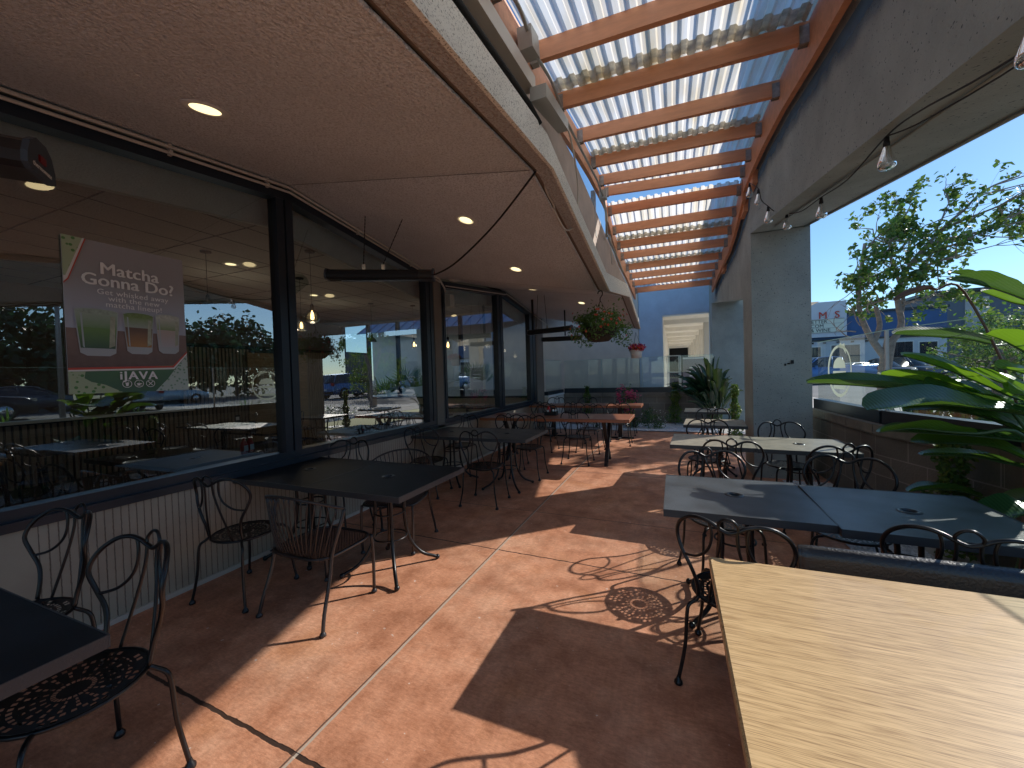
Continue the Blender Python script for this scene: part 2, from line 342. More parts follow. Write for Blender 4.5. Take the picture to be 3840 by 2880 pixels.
def poly_mat():
    t=NT('translucent_corrugated_sheet'); tc=t.n('ShaderNodeTexCoord')
    mp=t.n('ShaderNodeMapping'); mp.inputs['Scale'].default_value=(3.2,.35,1); t.lk(tc.outputs['Object'],mp.inputs[0])
    n=t.n('ShaderNodeTexNoise'); n.inputs['Scale'].default_value=3; n.inputs['Detail'].default_value=6; t.lk(mp.outputs[0],n.inputs['Vector'])
    r=t.n('ShaderNodeValToRGB'); e=r.color_ramp.elements; e[0].position=.3; e[0].color=(.80,.68,.48,1); e[1].position=.6; e[1].color=(1,.965,.90,1); t.lk(n.outputs[0],r.inputs[0])
    d=t.n('ShaderNodeBsdfDiffuse'); tl=t.n('ShaderNodeBsdfTranslucent'); tp=t.n('ShaderNodeBsdfTransparent'); g=t.n('ShaderNodeBsdfGlossy'); g.inputs['Roughness'].default_value=.25
    t.lk(r.outputs[0],d.inputs[0]); t.lk(r.outputs[0],tl.inputs[0]); tp.inputs[0].default_value=(.8,.85,.9,1)
    a=t.n('ShaderNodeMixShader'); a.inputs[0].default_value=.90; t.lk(d.outputs[0],a.inputs[1]); t.lk(tl.outputs[0],a.inputs[2])
    b=t.n('ShaderNodeMixShader'); b.inputs[0].default_value=.03; t.lk(a.outputs[0],b.inputs[1]); t.lk(tp.outputs[0],b.inputs[2])
    c=t.n('ShaderNodeMixShader'); c.inputs[0].default_value=.06; t.lk(b.outputs[0],c.inputs[1]); t.lk(g.outputs[0],c.inputs[2]); t.lk(c.outputs[0],t.o.inputs[0])
    return t.m
M['poly']=poly_mat()
# ------------------------------------------------------------------ setting
def interp(tab,y):
    if y<=tab[0][0]:
        a,b=tab[0],tab[1]
    elif y>=tab[-1][0]: a,b=tab[-2],tab[-1]
    else:
        for a,b in zip(tab,tab[1:]):
            if a[0]<=y<=b[0]: break
    return a[1]+(b[1]-a[1])*(y-a[0])/(b[0]-a[0])
WX=-3.43
FOLD=[-2.52,.10,2.73,5.35,7.98,10.6,13.3]
WT=[(y,3.46 if i%2==0 else 3.14) for i,y in enumerate(FOLD)]
ET=[(y,3.015 if i%2==0 else 2.635) for i,y in enumerate(FOLD)]
def sof(x,y):
    w=interp(WT,y); e=interp(ET,y); f=(x+.78)/(WX+.78); return e+(w-e)*f
b=MB(); b.quad((-3.6,-4,0),(1.9,-4,0),(1.9,10.62,0),(-3.6,10.62,0))
struct(b.build('patio_floor',M['floor']),'terracotta stained concrete patio floor with tooled joints','floor')
def sheet(name,pts,z,m,label,cat):
    b=MB(); b.add([(x,y,z) for x,y in pts],[tuple(range(len(pts)))]); return struct(b.build(name,m),label,cat)
# parking ground: one big sheet, slightly above the patio
b=MB()
for (x0,x1,y0,y1) in ((2.75,400,-300,500),(-400,2.75,13.9,500),(-400,2.75,-300,-60),(-400,-14,-60,13.9)):
    b.quad((x0,y0,.30),(x1,y0,.30),(x1,y1,.30),(x0,y1,.30))
struct(b.build('parking_ground',M['asphalt']),'grey asphalt car park beyond the patio wall','ground')
b=MB(); b.quad((-14,-60,-.02),(2.75,-60,-.02),(2.75,13.9,-.02),(-14,13.9,-.02))
struct(b.build('ground_base',M['concrete']),'plain ground under the patio and the restaurant','ground')
b=MB(); b.quad((2.75,3,.306),(5.2,3,.306),(5.2,40,.306),(2.75,40,.306)); b.quad((5.2,12.5,.306),(30,12.5,.306),(30,15.5,.306),(5.2,15.5,.306))
struct(b.build('pavement',M['concrete']),'pale concrete pavement beyond the glass screen','pavement')
b=MB()
for i in range(9):
    b.quad((7+2.7*i,-2.0,.310),(7.1+2.7*i,-2.0,.310),(7.1+2.7*i,3.2,.310),(7+2.7*i,3.2,.310))
    b.quad((10+2.7*i,32,.310),(10.1+2.7*i,32,.310),(10.1+2.7*i,38,.310),(10+2.7*i,38,.310))
struct(b.build('parking_markings',M['white']),'white painted parking bay lines','markings')
# gravel beds
def gravel(name,poly,z,label,n,smooth=None):
    b=MB(); b.add([(x,y,z) for x,y in poly],[tuple(range(len(poly)))])
    xs=[p[0] for p in poly]; ys=[p[1] for p in poly]
    for i in range(n):
        x=random.uniform(min(xs)+.02,max(xs)-.02); y=random.uniform(min(ys)+.02,max(ys)-.02); r=random.uniform(.008,.02)
        vs=[(x+r*cos(k*1.571+i),y+r*sin(k*1.571+i),z) for k in range(4)]+[(x+random.uniform(-.4,.4)*r,y,z+r*random.uniform(.6,1.1))]
        b.add(vs,[(0,1,4),(1,2,4),(2,3,4),(3,0,4)])
    o=b.build(name,M['rock']); tag(o,label,'gravel',None,'stuff'); return o
gravel('white_gravel',[(-3.3,10.62),(1.04,10.62),(1.04,12.3),(-3.3,12.3)],.02,'white decorative rock in the bed below the far block wall',7000)
gravel('white_gravel',[(1.34,1.0),(1.88,1.0),(1.88,6.3),(1.34,6.3)],.015,'white decorative rock in the bed beside the right block wall',5000)
# ---- restaurant building
bld=thing('restaurant_building','taupe restaurant with folded soffit and long dark framed window wall','restaurant')
# soffit panels between the folds
b=MB(); bd=MB(); gr=MB(); jn=MB()
for y0,y1 in zip(FOLD,FOLD[1:]):
    if y1>13: y1=10.62
    if y1-y0<.1: continue
    n=6
    for i in range(n):
        a=y0+(y1-y0)*i/n; c=y0+(y1-y0)*(i+1)/n
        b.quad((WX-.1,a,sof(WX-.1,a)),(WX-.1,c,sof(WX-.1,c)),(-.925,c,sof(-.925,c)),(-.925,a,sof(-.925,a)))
        bd.quad((-.89,a,sof(-.89,a)),(-.89,c,sof(-.89,c)),(-.78,c,sof(-.78,c)),(-.78,a,sof(-.78,a)))
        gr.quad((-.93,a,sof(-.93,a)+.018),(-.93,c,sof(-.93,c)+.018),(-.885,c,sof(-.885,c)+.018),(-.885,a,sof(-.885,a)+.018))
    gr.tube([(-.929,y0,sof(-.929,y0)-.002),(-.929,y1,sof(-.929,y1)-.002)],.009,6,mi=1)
    jn.add([(WX,y1-.003,sof(WX,y1)-.003),(-.93,y1-.003,sof(-.93,y1)-.003),(-.93,y1+.003,sof(-.93,y1)-.003),(WX,y1+.003,sof(WX,y1)-.003)],[(0,1,2,3)])
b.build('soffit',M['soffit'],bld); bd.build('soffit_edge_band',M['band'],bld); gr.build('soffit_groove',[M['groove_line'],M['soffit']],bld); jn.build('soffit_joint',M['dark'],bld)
b=MB(); rf=MB()
for y0,y1 in zip(FOLD[:-1],FOLD[1:-1]):
    e0,e1=interp(ET,y0),interp(ET,y1); h=.25
    b.hexa([(-.783,y0,e0-.004),(-.76,y0,e0-.004),(-.76,y1,e1-.004),(-.783,y1,e1-.004)],[(-.84,y0,e0+h),(-.80,y0,e0+h),(-.80,y1,e1+h),(-.84,y1,e1+h)])
    w0,w1=interp(WT,y0),interp(WT,y1)
    rf.hexa([(-11,y0,w0+1.55),(-.90,y0,e0+.12),(-.90,y1,e1+.12),(-11,y1,w1+1.55)],[(-11,y0,w0+1.75),(-.90,y0,e0+.27),(-.90,y1,e1+.27),(-11,y1,w1+1.75)])
b.build('fascia',M['fascia'],bld); rf.build('roof',M['taupe'],bld)
b=MB(); UF=[(-1,3.15),(.1,3.40),(2.73,3.78),(4.2,3.86),(5.35,3.80),(8,3.60),(10.6,3.52)]
for (y0,t0),(y1,t1) in zip(UF,UF[1:]):
    e0,e1=interp(ET,y0),interp(ET,y1)
    b.hexa([(-.97,y0,e0+.20),(-.93,y0,e0+.20),(-.93,y1,e1+.20),(-.97,y1,e1+.20)],[(-.99,y0,t0),(-.95,y0,t0),(-.95,y1,t1),(-.99,y1,t1)])
b.build('upper_fascia',mat('pinkish_taupe_board',(.50,.40,.34),.8,noise=.15,nscale=6),bld)
# low grooved wall, kerb and sill
b=MB(); b.bb(WX-.14,WX,-4,10.1,0,.76); b.build('wall',M['groove'],bld)
b=MB(); b.bb(WX,WX+.018,-4,10.1,.001,.035); b.build('wall_base',M['conduit'],bld)
fr=MB()
fr.bb(WX-.13,WX+.03,-4,10.05,.762,.815); fr.bb(WX-.13,WX+.012,-4,10.05,.816,.885); fr.bb(WX-.10,WX+.045,-4,10.05,.800,.818)
fo=fr.build('sill_frame',M['navy'],bld)
hd=MB(); hw=MB()
for y0,y1 in zip(FOLD,FOLD[1:]):
    if y1>13: continue
    z0,z1=sof(WX,y0),sof(WX,y1)
    hd.hexa([(WX-.10,y0,z0-.155),(WX+.02,y0,z0-.155),(WX+.02,y1,z1-.155),(WX-.10,y1,z1-.155)],[(WX-.10,y0,z0-.05),(WX+.02,y0,z0-.05),(WX+.02,y1,z1-.05),(WX-.10,y1,z1-.05)])
    hw.hexa([(WX-.30,y0,z0-.36),(WX-.24,y0,z0-.36),(WX-.24,y1,z1-.36),(WX-.30,y1,z1-.36)],[(WX-.30,y0,z0-.02),(WX-.24,y0,z0-.02),(WX-.24,y1,z1-.02),(WX-.30,y1,z1-.02)])
hd.build('head_frame',M['navy'],bld); hw.build('inner_header',M['offwhite'],bld)
MUL=[(-1.15,-.99),(2.60,2.765),(4.98,5.16),(5.36,5.50),(7.56,7.83),(9.55,9.98)]
for y0,y1 in MUL:
    m=MB(); ym=(y0+y1)/2; zt=min(sof(WX,y0),sof(WX,y1))-.10
    m.bb(WX-.11,WX+.012,y0,ym-.006,.885,zt); m.bb(WX-.11,WX+.02,ym+.006,y1,.885,zt); m.bb(WX-.10,WX-.01,ym-.006,ym+.006,.885,zt)
    m.build('mullion',M['navy'],bld)
for y0,y1 in ((5.16,5.36),(9.98,10.60)):
    m=MB(); m.bb(WX-.2,WX+.03,y0,y1,.76 if y0<6 else 0,min(sof(WX,y0),sof(WX,y1))-.02); m.build('post',M['taupe'],bld)
GY=[(-4,-1.15),(-.99,2.60),(2.765,4.98),(5.50,7.56),(7.83,9.55)]
for y0,y1 in GY:
    g=MB(); ys=[y0]+[f for f in FOLD if y0<f<y1]+[y1]
    for a,c in zip(ys,ys[1:]): g.quad((WX-.045,a,.88),(WX-.045,c,.88),(WX-.045,c,sof(WX,c)-.15),(WX-.045,a,sof(WX,a)-.15))
    g.build('window_pane',M['glass'],bld)
# outer shell of the dining room
b=MB(); b.quad((-11,-5,.02),(-3.57,-5,.02),(-3.57,10.7,.02),(-11,10.7,.02)); b.build('dining_floor',M['intfloor'],bld)
b=MB(); b.quad((-11,-5,3.5),(-3.75,-5,3.5),(-3.75,10.7,3.5),(-11,10.7,3.5)); b.build('dining_ceiling',M['intceil'],bld)
b=MB()
for k in range(12): b.box((-4.3-k*.61,2.8,3.497),(.018,15.4,.004))
for k in range(12): b.box((-7.4,-4+k*1.22,3.496),(7.1,.018,.004))
b.build('ceiling_joint',M['black'],bld)
b=MB(); b.bb(-11.1,-11,-5,10.7,0,5); b.bb(-11,-3.5,-5.1,-5,0,4.6); b.build('inner_wall',M['interior'],bld)
b=MB(); b.bb(-11,WX-.1,10.62,10.74,0,.90); b.bb(-11,WX-.1,10.62,10.74,3.45,4.6); b.build('far_wall',M['beige'],bld)
b=MB()
for x in (-10.9,-9.75,-8.5,-7.3,-6.1,-4.95,-3.8): b.bb(x-.05,x+.05,10.62,10.74,.952,3.448)
b.bb(-11,WX-.2,10.60,10.76,.90,.95); b.build('far_window_frame',M['navy'],bld)
b=MB(); b.quad((-11,10.68,.95),(-3.6,10.68,.95),(-3.6,10.68,3.45),(-11,10.68,3.45)); b.build('far_window_pane',M['glassfar'],bld)
# slatted counter and partition
b=MB(); b.bb(-9.5,-9.34,-4.5,4.95,.02,1.02); b.bb(-9.75,-9.66,5.0,10.55,.02,2.40); b.build('slat_backing',M['black'],bld)
b=MB()
for k in range(118): b.bb(-9.338,-9.31,-4.45+k*.08,-4.40+k*.08,.03,1.0)
b.build('counter_slats',M['slatwood'],bld)
b=MB()
for k in range(70):
    if not 17<k<37: b.bb(-9.658,-9.63,5.02+k*.08,5.07+k*.08,.03,2.38)
b.build('partition_slats',M['slatwood'],bld)
b=MB(); b.bb(-9.60,-9.56,6.35,8.0,.1,2.3); b.build('wood_panel',wood_mat('pale_panel',(.36,.25,.13),(.20,.13,.06),.8,.6,'y',0),bld)
b=MB(); b.bb(-9.55,-9.25,-4.5,5.0,1.025,1.07); b.build('counter_cap',M['white'],bld)
b=MB(); b.bb(-9.78,-9.6,4.95,10.55,2.405,2.46); b.build('partition_rail',M['black'],bld)
b=MB(); b.lathe([(.0,0),(.22,0),(.22,.03),(.0,.03)],(0,0,0),28,M=Matrix.Rotation(pi/2,4,'Y')); o=b.build('round_wall_disc',M['black'],None,(-10.99,2.6,2.9)); tag(o,'dark round disc mounted high on the brown inner wall','wall disc')
# soffit and window wall seen from behind: neighbour walls
# conduits under the window head
for k,(dx,dz,r) in enumerate(((.045,-.075,.012),(.035,-.028,.014))):
    c=MB(); ys=[-3.0,.10,2.72,5.33]
    c.tube([(WX+dx,y,sof(WX+dx,y)+dz) for y in ys]+([(WX+dx+.03,5.42,sof(WX,5.4)-.16),(WX+dx+.03,5.45,2.92)] if k else []),r,8)
    for y in (.6,1.75,2.5,3.6,4.6): 
        c.box((WX+dx,y,sof(WX+dx,y)+dz),(.034,.02,.036))
    tag(c.build('conduit_pipe',M['conduit']),['thin beige conduit pipe running along the window head','upper beige conduit pipe tucked against the soffit'][k],'conduit pipe')
c=MB(); c.tube([(WX+.045,y,sof(WX,y)-.125) for y in (5.5,7.98)]+[(WX+.05,y,sof(WX,y)-.10) for y in (8.0,9.8)],.009,8)
c.tube([(WX+.05,9.8,sof(WX,9.8)-.10),(WX+.20,10.5,2.92)],.009,8)
tag(c.build('conduit_pipe',M['conduit']),'beige conduit pipe stepping along the far window heads','conduit pipe')
c=MB(); c.box((WX+.11,5.50,2.78),(.09,.13,.20)); tag(c.build('junction_box',M['conduit_grey']),'grey junction box below the conduit beside the middle post','junction box')
# gutter pipe, trunking, boxes along the eave
c=MB(); c.tube([(-.835,y,interp(ET,y)+.33) for y in (-1,.1,1.5,2.45)]+[(-.80,2.55,interp(ET,2.55)+.24)],.022,8)
tag(c.build('gutter_pipe',M['dark']),'dark dirty pipe along the top of the eave fascia','pipe')
c=MB()
for y0,y1 in ((-1,.1),(.1,2.55)):
    a,d=interp(ET,y0)+.46,interp(ET,y1)+.46
    c.hexa([(-.90,y0,a),(-.82,y0,a),(-.82,y1,d),(-.90,y1,d)],[(-.90,y0,a+.10),(-.82,y0,a+.10),(-.82,y1,d+.10),(-.90,y1,d+.10)])
tag(c.build('cable_trunking',M['conduit']),'beige square trunking above the near end of the eave','trunking')
c=MB(); y0,y1=2.46,3.30
c.hexa([(-.83,y0,3.33),(-.72,y0,3.33),(-.78,y1,3.60),(-.87,y1,3.60)],[(-.83,y0,3.42),(-.72,y0,3.42),(-.78,y1,3.69),(-.87,y1,3.69)])
tag(c.build('fluorescent_batten',M['conduit_grey']),'grey batten fitting with a cut end above the eave','batten')
c=MB(); c.box((-.86,2.55,3.78),(.10,.16,.13),rx=.2); c.tube(spline([(-.84,1.2,3.62),(-.84,2.0,3.75),(-.83,2.3,3.80),(-.84,2.48,3.80)],4),.013,8)
c.tube(spline([(-.83,2.62,3.74),(-.80,2.8,3.72),(-.84,3.1,3.84),(-.87,3.4,3.90)],5),.012,8); c.box((-.87,2.72,3.78),(.05,.05,.04))
tag(c.build('junction_box',M['conduit_grey']),'grey junction box with flexible conduit under the pergola ledger','junction box')
c=MB(); c.tube([(-.86,3.0,3.74),(-.86,3.4,3.84),(-.86,5.2,4.03),(-.86,5.55,4.0)],.014,8)
c.box((-.86,5.6,4.02),(.10,.09,.12)); c.tube(spline([(-.86,5.66,3.98),(-.86,5.85,3.80),(-.9,6.1,3.62),(-.9,6.3,3.66),(-.88,8.0,3.52)],5),.016,8)
tag(c.build('conduit_pipe',M['conduit_grey']),'grey steel conduit run along the pergola ledger to a square box','conduit pipe')
c=MB(); c.tube(spline([(-.87,3.35,3.86),(-.83,3.6,3.70),(-.82,3.8,3.35),(-.84,3.75,3.02),(-.86,3.45,2.83),(-.90,3.25,2.92),(-.905,3.22,2.97),(-.9,3.0,3.0),(-.87,2.86,3.03),(-.90,2.76,3.04)],6),.009,7)
tag(c.build('power_cable',M['conduit']),'beige cable looping down over the eave to the soffit fold','cable')
c=MB(); c.tube(spline([(-.9,2.75,3.03),(-1.35,2.98,2.80),(-1.85,3.22,2.63),(-2.2,3.40,2.60),(-2.33,3.46,2.63)],6),.008,7)
tag(c.build('power_cable',M['black']),'black cable hanging from the soffit fold to the hanging heater','cable')
# ---- pergola
per=thing('pergola','orange stained timber pergola roofed with translucent corrugated sheets','pergola')
ZL=[(-1,3.22),(.6,3.46),(1.4,3.60),(2.1,3.72),(2.8,3.84),(3.52,3.945),(4.36,4.10),(5.15,4.20),(5.78,4.25),(6.23,4.28),(6.42,4.28)]
ZR=[(-1,3.15),(.6,3.40),(1.4,3.54),(2.1,3.66),(2.8,3.79),(3.52,3.90),(4.36,4.05),(5.15,4.14),(5.78,4.175),(6.23,4.18),(6.42,4.18)]
ZL2=[(6.48,4.13),(6.56,4.11),(7.06,3.965),(7.62,3.864),(8.14,3.80),(9.06,3.80),(9.82,3.775),(10.47,3.735),(11.24,3.70),(11.45,3.69)]
ZR2=[(6.48,4.09),(6.56,4.07),(7.06,3.946),(7.62,3.845),(8.14,3.79),(9.06,3.795),(9.82,3.78),(10.47,3.75),(11.24,3.71),(11.45,3.70)]
XL,XR=-.93,.95
for (TL,TR,ra) in ((ZL,ZR,(.6,1.4,2.1,2.8,3.52,4.36,5.15,5.78,6.23)),(ZL2,ZR2,(6.56,7.06,7.62,8.14,9.06,9.82,10.47,11.24))):
    for y in ra:
        r=MB(); a,d=interp(TL,y),interp(TR,y); sx=.02
        r.hexa([(XL,y-.022,a),(XR,y-.022,d),(XR,y+.022,d),(XL,y+.022,a)],[(XL,y-.022,a+.14),(XR,y-.022,d+.14),(XR,y+.022,d+.14),(XL,y+.022,a+.14)])
        ro=r.build('rafter',M['wood_red'],per)
        for x,z,s in ((XL,a,1),(XR,d,-1)):
            h=MB(); h.box((x+s*.03,y+.026,z+.05),(.06,.004,.13)); h.box((x+s*.03,y-.026,z+.05),(.06,.004,.13)); h.box((x+s*.03,y,z-.004),(.06,.055,.004))
            h.build('joist_hanger',M['galv'],ro)
    for (T,x0,x1,dn) in ((TL,XL-.045,XL,.13),(TR,XR,XR+.045,.15)):
        l=MB()
        for (y0,z0),(y1,z1) in zip(T,T[1:]):
            l.hexa([(x0,y0,z0-dn),(x1,y0,z0-dn),(x1,y1,z1-dn),(x0,y1,z1-dn)],[(x0,y0,z0+.15),(x1,y0,z0+.15),(x1,y1,z1+.15),(x0,y1,z1+.15)])
        l.build('ledger_beam',M['wood_red'],per)
for y,z in ((2.45,3.62),(6.05,4.0),(6.75,3.9),(9.3,3.65)): bl=MB(); bl.box((1.015,y,z),(.07,.75 if y<3 else .35,.16),rx=.15 if y<3 else 0); bl.build('spacer_block',M['wood_red'],per)
pz=.022; pitch=.108
prof=[(0,0),(.30,0),(.42,pz),(.78,pz),(.90,0)]
for (y0,y1,TL,TR,dz) in ((-.6,3.60,ZL,ZR,.0),(3.40,5.25,ZL,ZR,.014),(5.08,6.34,ZL,ZR,.028),(6.49,7.72,ZL2,ZR2,.0),(7.55,9.16,ZL2,ZR2,.014),(9.0,11.36,ZL2,ZR2,.028)):
    ys=sorted({y0,y1}|{t[0] for t in TL if y0<t[0]<y1}); vs=[];fs=[];row=[]
    n=int((XR-XL-.02)/pitch)
    xs=[]
    for k in range(n+1):
        for u,h in prof:
            x=XL+.015+(k+u)*pitch
            if x<XR-.005: xs.append((x,h))
    b=MB()
    for y in ys:
        for x,h in xs:
            f=(x-XL)/(XR-XL); z=interp(TL,y)*(1-f)+interp(TR,y)*f+.142+h+dz
            vs.append((x,y,z))
    N=len(xs)
    for i in range(len(ys)-1):
        for k in range(N-1): fs.append((i*N+k,i*N+k+1,(i+1)*N+k+1,(i+1)*N+k))
    b.add(vs,fs); b.build('corrugated_sheet',M['poly'],per)
for (y0,y1,TL,TR) in ((3.30,3.47,ZL,ZR),(4.98,5.12,ZL,ZR),(7.46,7.58,ZL2,ZR2),(8.92,9.03,ZL2,ZR2),(10.8,10.9,ZL2,ZR2)):
    b=MB(); xs=[]
    for k in range(int((XR-XL-.02)/pitch)+1):
        for u,h in prof:
            x=XL+.015+(k+u)*pitch
            if x<XR-.005: xs.append((x,h))
    N=len(xs); vs=[]
    for y in (y0,y1):
        for x,h in xs:
            f=(x-XL)/(XR-XL); vs.append((x,y,interp(TL,y)*(1-f)+interp(TR,y)*f+.134+h-(.012 if y==y1 else 0)))
    b.add(vs,[(k,k+1,N+k+1,N+k) for k in range(N-1)]); b.build('sheet_lap_edge',M['sheetlap'],per)
pb=MB()
for y in (2.3,5.45,6.9): 
    pb.box((-.97,y,3.55+.1*(y>5)),(.05,.10,.75)); pb.box((-.94,y,3.45),(.004,.10,.08),mi=1)
pb.build('steel_post',[M['galv'],M['galv']],per)
# ---- blue-grey colonnade
col=thing('colonnade','blue grey stucco beam on square pillars along the open side','colonnade')
b=MB()
BT=[(-3,4.0),(.6,3.95),(2.8,4.35),(6.4,4.75),(7.1,4.55),(9.0,4.35),(12.6,4.35),(13.42,4.35)]
for (y0,y1,z0,z1) in ((-3,6.42,1.80,3.44),(6.42,7.15,3.43,3.43),(7.15,12.55,2.66,3.44),(12.55,13.4,3.44,3.30)):
    n=4
    for i in range(n):
        a=y0+(y1-y0)*i/n; c=y0+(y1-y0)*(i+1)/n; za=z0+(z1-z0)*i/n; zc=z0+(z1-z0)*(i+1)/n
        b.hexa([(1.04,a,za),(1.72,a,za),(1.72,c,zc),(1.04,c,zc)],[(1.04,a,interp(BT,a)),(1.72,a,interp(BT,a)),(1.72,c,interp(BT,c)),(1.04,c,interp(BT,c))])
b.build('beam',M['beam'],col)
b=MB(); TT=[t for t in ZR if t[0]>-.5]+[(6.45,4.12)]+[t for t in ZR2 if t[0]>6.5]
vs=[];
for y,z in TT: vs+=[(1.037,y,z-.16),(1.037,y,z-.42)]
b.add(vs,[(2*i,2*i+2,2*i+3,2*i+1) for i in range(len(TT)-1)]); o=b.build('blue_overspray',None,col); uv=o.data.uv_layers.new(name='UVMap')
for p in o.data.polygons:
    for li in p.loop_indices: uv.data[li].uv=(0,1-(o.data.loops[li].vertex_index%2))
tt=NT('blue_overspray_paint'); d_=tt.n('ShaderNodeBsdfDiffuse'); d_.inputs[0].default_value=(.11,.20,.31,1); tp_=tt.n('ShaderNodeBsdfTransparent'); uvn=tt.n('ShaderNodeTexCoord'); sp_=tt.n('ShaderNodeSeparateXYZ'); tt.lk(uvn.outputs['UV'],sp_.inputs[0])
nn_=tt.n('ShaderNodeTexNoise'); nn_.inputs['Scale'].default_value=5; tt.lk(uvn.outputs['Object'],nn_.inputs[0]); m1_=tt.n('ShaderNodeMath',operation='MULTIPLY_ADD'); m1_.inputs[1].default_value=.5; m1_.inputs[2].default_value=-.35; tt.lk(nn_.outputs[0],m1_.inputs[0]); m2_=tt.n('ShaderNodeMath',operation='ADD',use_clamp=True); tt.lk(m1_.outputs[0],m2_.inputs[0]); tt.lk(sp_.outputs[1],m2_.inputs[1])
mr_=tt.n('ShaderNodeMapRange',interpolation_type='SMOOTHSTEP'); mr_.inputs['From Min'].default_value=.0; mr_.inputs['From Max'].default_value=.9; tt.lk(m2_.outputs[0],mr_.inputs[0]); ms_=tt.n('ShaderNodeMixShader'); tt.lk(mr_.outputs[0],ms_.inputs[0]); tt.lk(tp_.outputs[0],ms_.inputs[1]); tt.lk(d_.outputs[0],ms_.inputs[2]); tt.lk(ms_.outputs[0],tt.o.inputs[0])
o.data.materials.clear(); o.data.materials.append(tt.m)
b=MB(); b.bb(1.035,1.725,6.42,7.14,0,3.45); b.build('pillar',M['beam'],col)
b=MB(); b.bb(1.035,2.15,12.55,13.3,0,3.45); b.build('pillar',M['beam'],col)
b=MB(); b.bb(1.035,1.725,-.95,-.25,0,2.3); b.build('pillar',M['beam'],col)
b=MB(); b.tube([(1.66,y,1.80+(y+3)*.1741-.012) for y in (-1,6.4)],.010,6); b.tube([(1.735,y,1.80+(y+3)*.1741+.03) for y in (-1,6.42)],.014,6,mi=1)
b.build('drip_edge',[M['beam'],M['dark']],col)
b=MB(); b.tube([(1.22,y,1.80+(y+3)*.1741-.014) for y in (-1,5.9)],.009,6); b.build('surface_conduit',M['beam'],col)
b=MB(); b.box((1.50,6.412,1.62),(.035,.014,.05)); b.box((1.46,6.414,1.60),(.03,.01,.02)); b.box((1.42,6.414,1.585),(.02,.01,.03)); b.build('wire_stub',M['black'],col)
# ---- neighbouring arcade building at the far end
M['passage']=mat('bright_beige_passage',(.93,.88,.79),.9,noise=.08,nscale=3)
arc=thing('arcade_building','blue stucco building with an open arcade passage past the patio end','building')
b=MB(); b.bb(-1.02,-.30,13.40,13.75,0,6.2); b.bb(-.30,1.05,13.40,13.75,3.31,6.2); b.bb(1.051,1.9,13.40,13.75,3.31,6.2); b.bb(1.05,1.9,13.40,13.75,0,3.31)
b.build('wall',M['bluewall'],arc)
b=MB(); b.bb(-12,-1.03,13.36,13.70,0,6.0); b.build('beige_wall',M['beige'],arc)
b=MB(); b.bb(-.50,-.30,13.76,34,0,3.6); b.build('passage_wall',M['passage'],arc); b=MB(); b.bb(-.296,6,34,34.3,0,3.6); b.build('passage_end',M['black'],arc)
b=MB(); b.quad((-.30,13.75,3.40),(3.9,13.75,3.40),(3.9,34,3.40),(-.30,34,3.40))
for k in range(7): b.bb(-.29,3.9,15.5+k*2.7,15.9+k*2.7,3.24,3.42)
b.build('passage_ceiling',M['passage'],arc)
for k in range(7):
    b=MB(); b.bb(1.02,1.5,15.5+k*2.7,15.95+k*2.7,.3,3.238); b.build('arcade_column',M['beige'],arc)
b=MB(); b.quad((-.3,13.76,.31),(2.7,13.76,.31),(2.7,34,.31),(-.3,34,.31)); b.build('passage_floor',M['passage'],arc)
g=MB(); X0,X1,Yg=-.20,.22,14.3
for x in (X0,X0+.05,X1-.05,X1): g.bb(x-.012,x+.012,Yg,Yg+.03,.35,2.05)
for z in (.36,.95,1.5,2.05): g.bb(X0-.012,X1+.012,Yg,Yg+.03,z-.014,z+.014)
tag(g.build('gate',M['white']),'white metal framed gate standing in the arcade opening','gate')
g=MB(); g.bb(.30,.98,14.6,14.63,.5,2.0); g.bb(.30,.98,14.597,14.6,1.93,1.98,mi=1)
for r_ in range(3): g.bb(.50,.86,14.596,14.6,1.62-.14*r_,1.655-.14*r_,mi=1)
tag(g.build('menu_board',[mat('board_mauve',(.20,.16,.20),.5),M['white']]),'mauve notice board with pale lines behind the far glass','notice board')
# ---- block walls with cap, dark base rail and glass screens
def uvwall(b,p0,p1,t,z0,z1,u0=0,mi=0):
    p0=Vector((*p0,0)); p1=Vector((*p1,0)); d=(p1-p0); L=d.length; nn=Vector((-d.y,d.x,0)).normalized()*t
    q=[p0,p1,p1+nn,p0+nn]; b.hexa([(p.x,p.y,z0) for p in q],[(p.x,p.y,z1) for p in q],mi); return L
def blockwall(name,pts,t,label):
    root=thing(name,label,'wall',(0,0,0))
    b=MB(); segs=[]
    for a,c in zip(pts,pts[1:]): segs.append((a,c,uvwall(b,a,c,t,0,.828)))
    o=b.build('block_courses',M['block'],root); me=o.data; uv=me.uv_layers.new(name='UVMap')
    for pi_,p in enumerate(me.polygons):
        a,c,L=segs[pi_//6]; d=(Vector(c)-Vector(a)).normalized()
        for li in p.loop_indices:
            v=me.vertices[me.loops[li].vertex_index].co; uv.data[li].uv=((Vector((v.x,v.y))-Vector(a)).dot(d),v.z)
    for k,(a,c) in enumerate(zip(pts,pts[1:])):
        b=MB(); d=(Vector(c)-Vector(a)); L=d.length; u=d/L; nn=Vector((-u.y,u.x)); n=max(1,int(L/.62))
        for i in range(n):
            s0=L*i/n+.004; s1=L*(i+1)/n-.004; pa=Vector(a)+u*s0-nn*.025; pb_=Vector(a)+u*s1-nn*.025
            uvwall(b,(pa.x,pa.y),(pb_.x,pb_.y),t+.05,.83,.93)
        b.build('cap',M['capstone'],root)
    return root
M['capstone']=mat('grey_capstone',(.22,.20,.17),.95,noise=.3,nscale=5,bump=.5,bscale=60)
RW=[(2.45,0.2),(2.36,3.0),(2.22,4.0),(1.93,5.2),(1.885,7.14)][::-1]
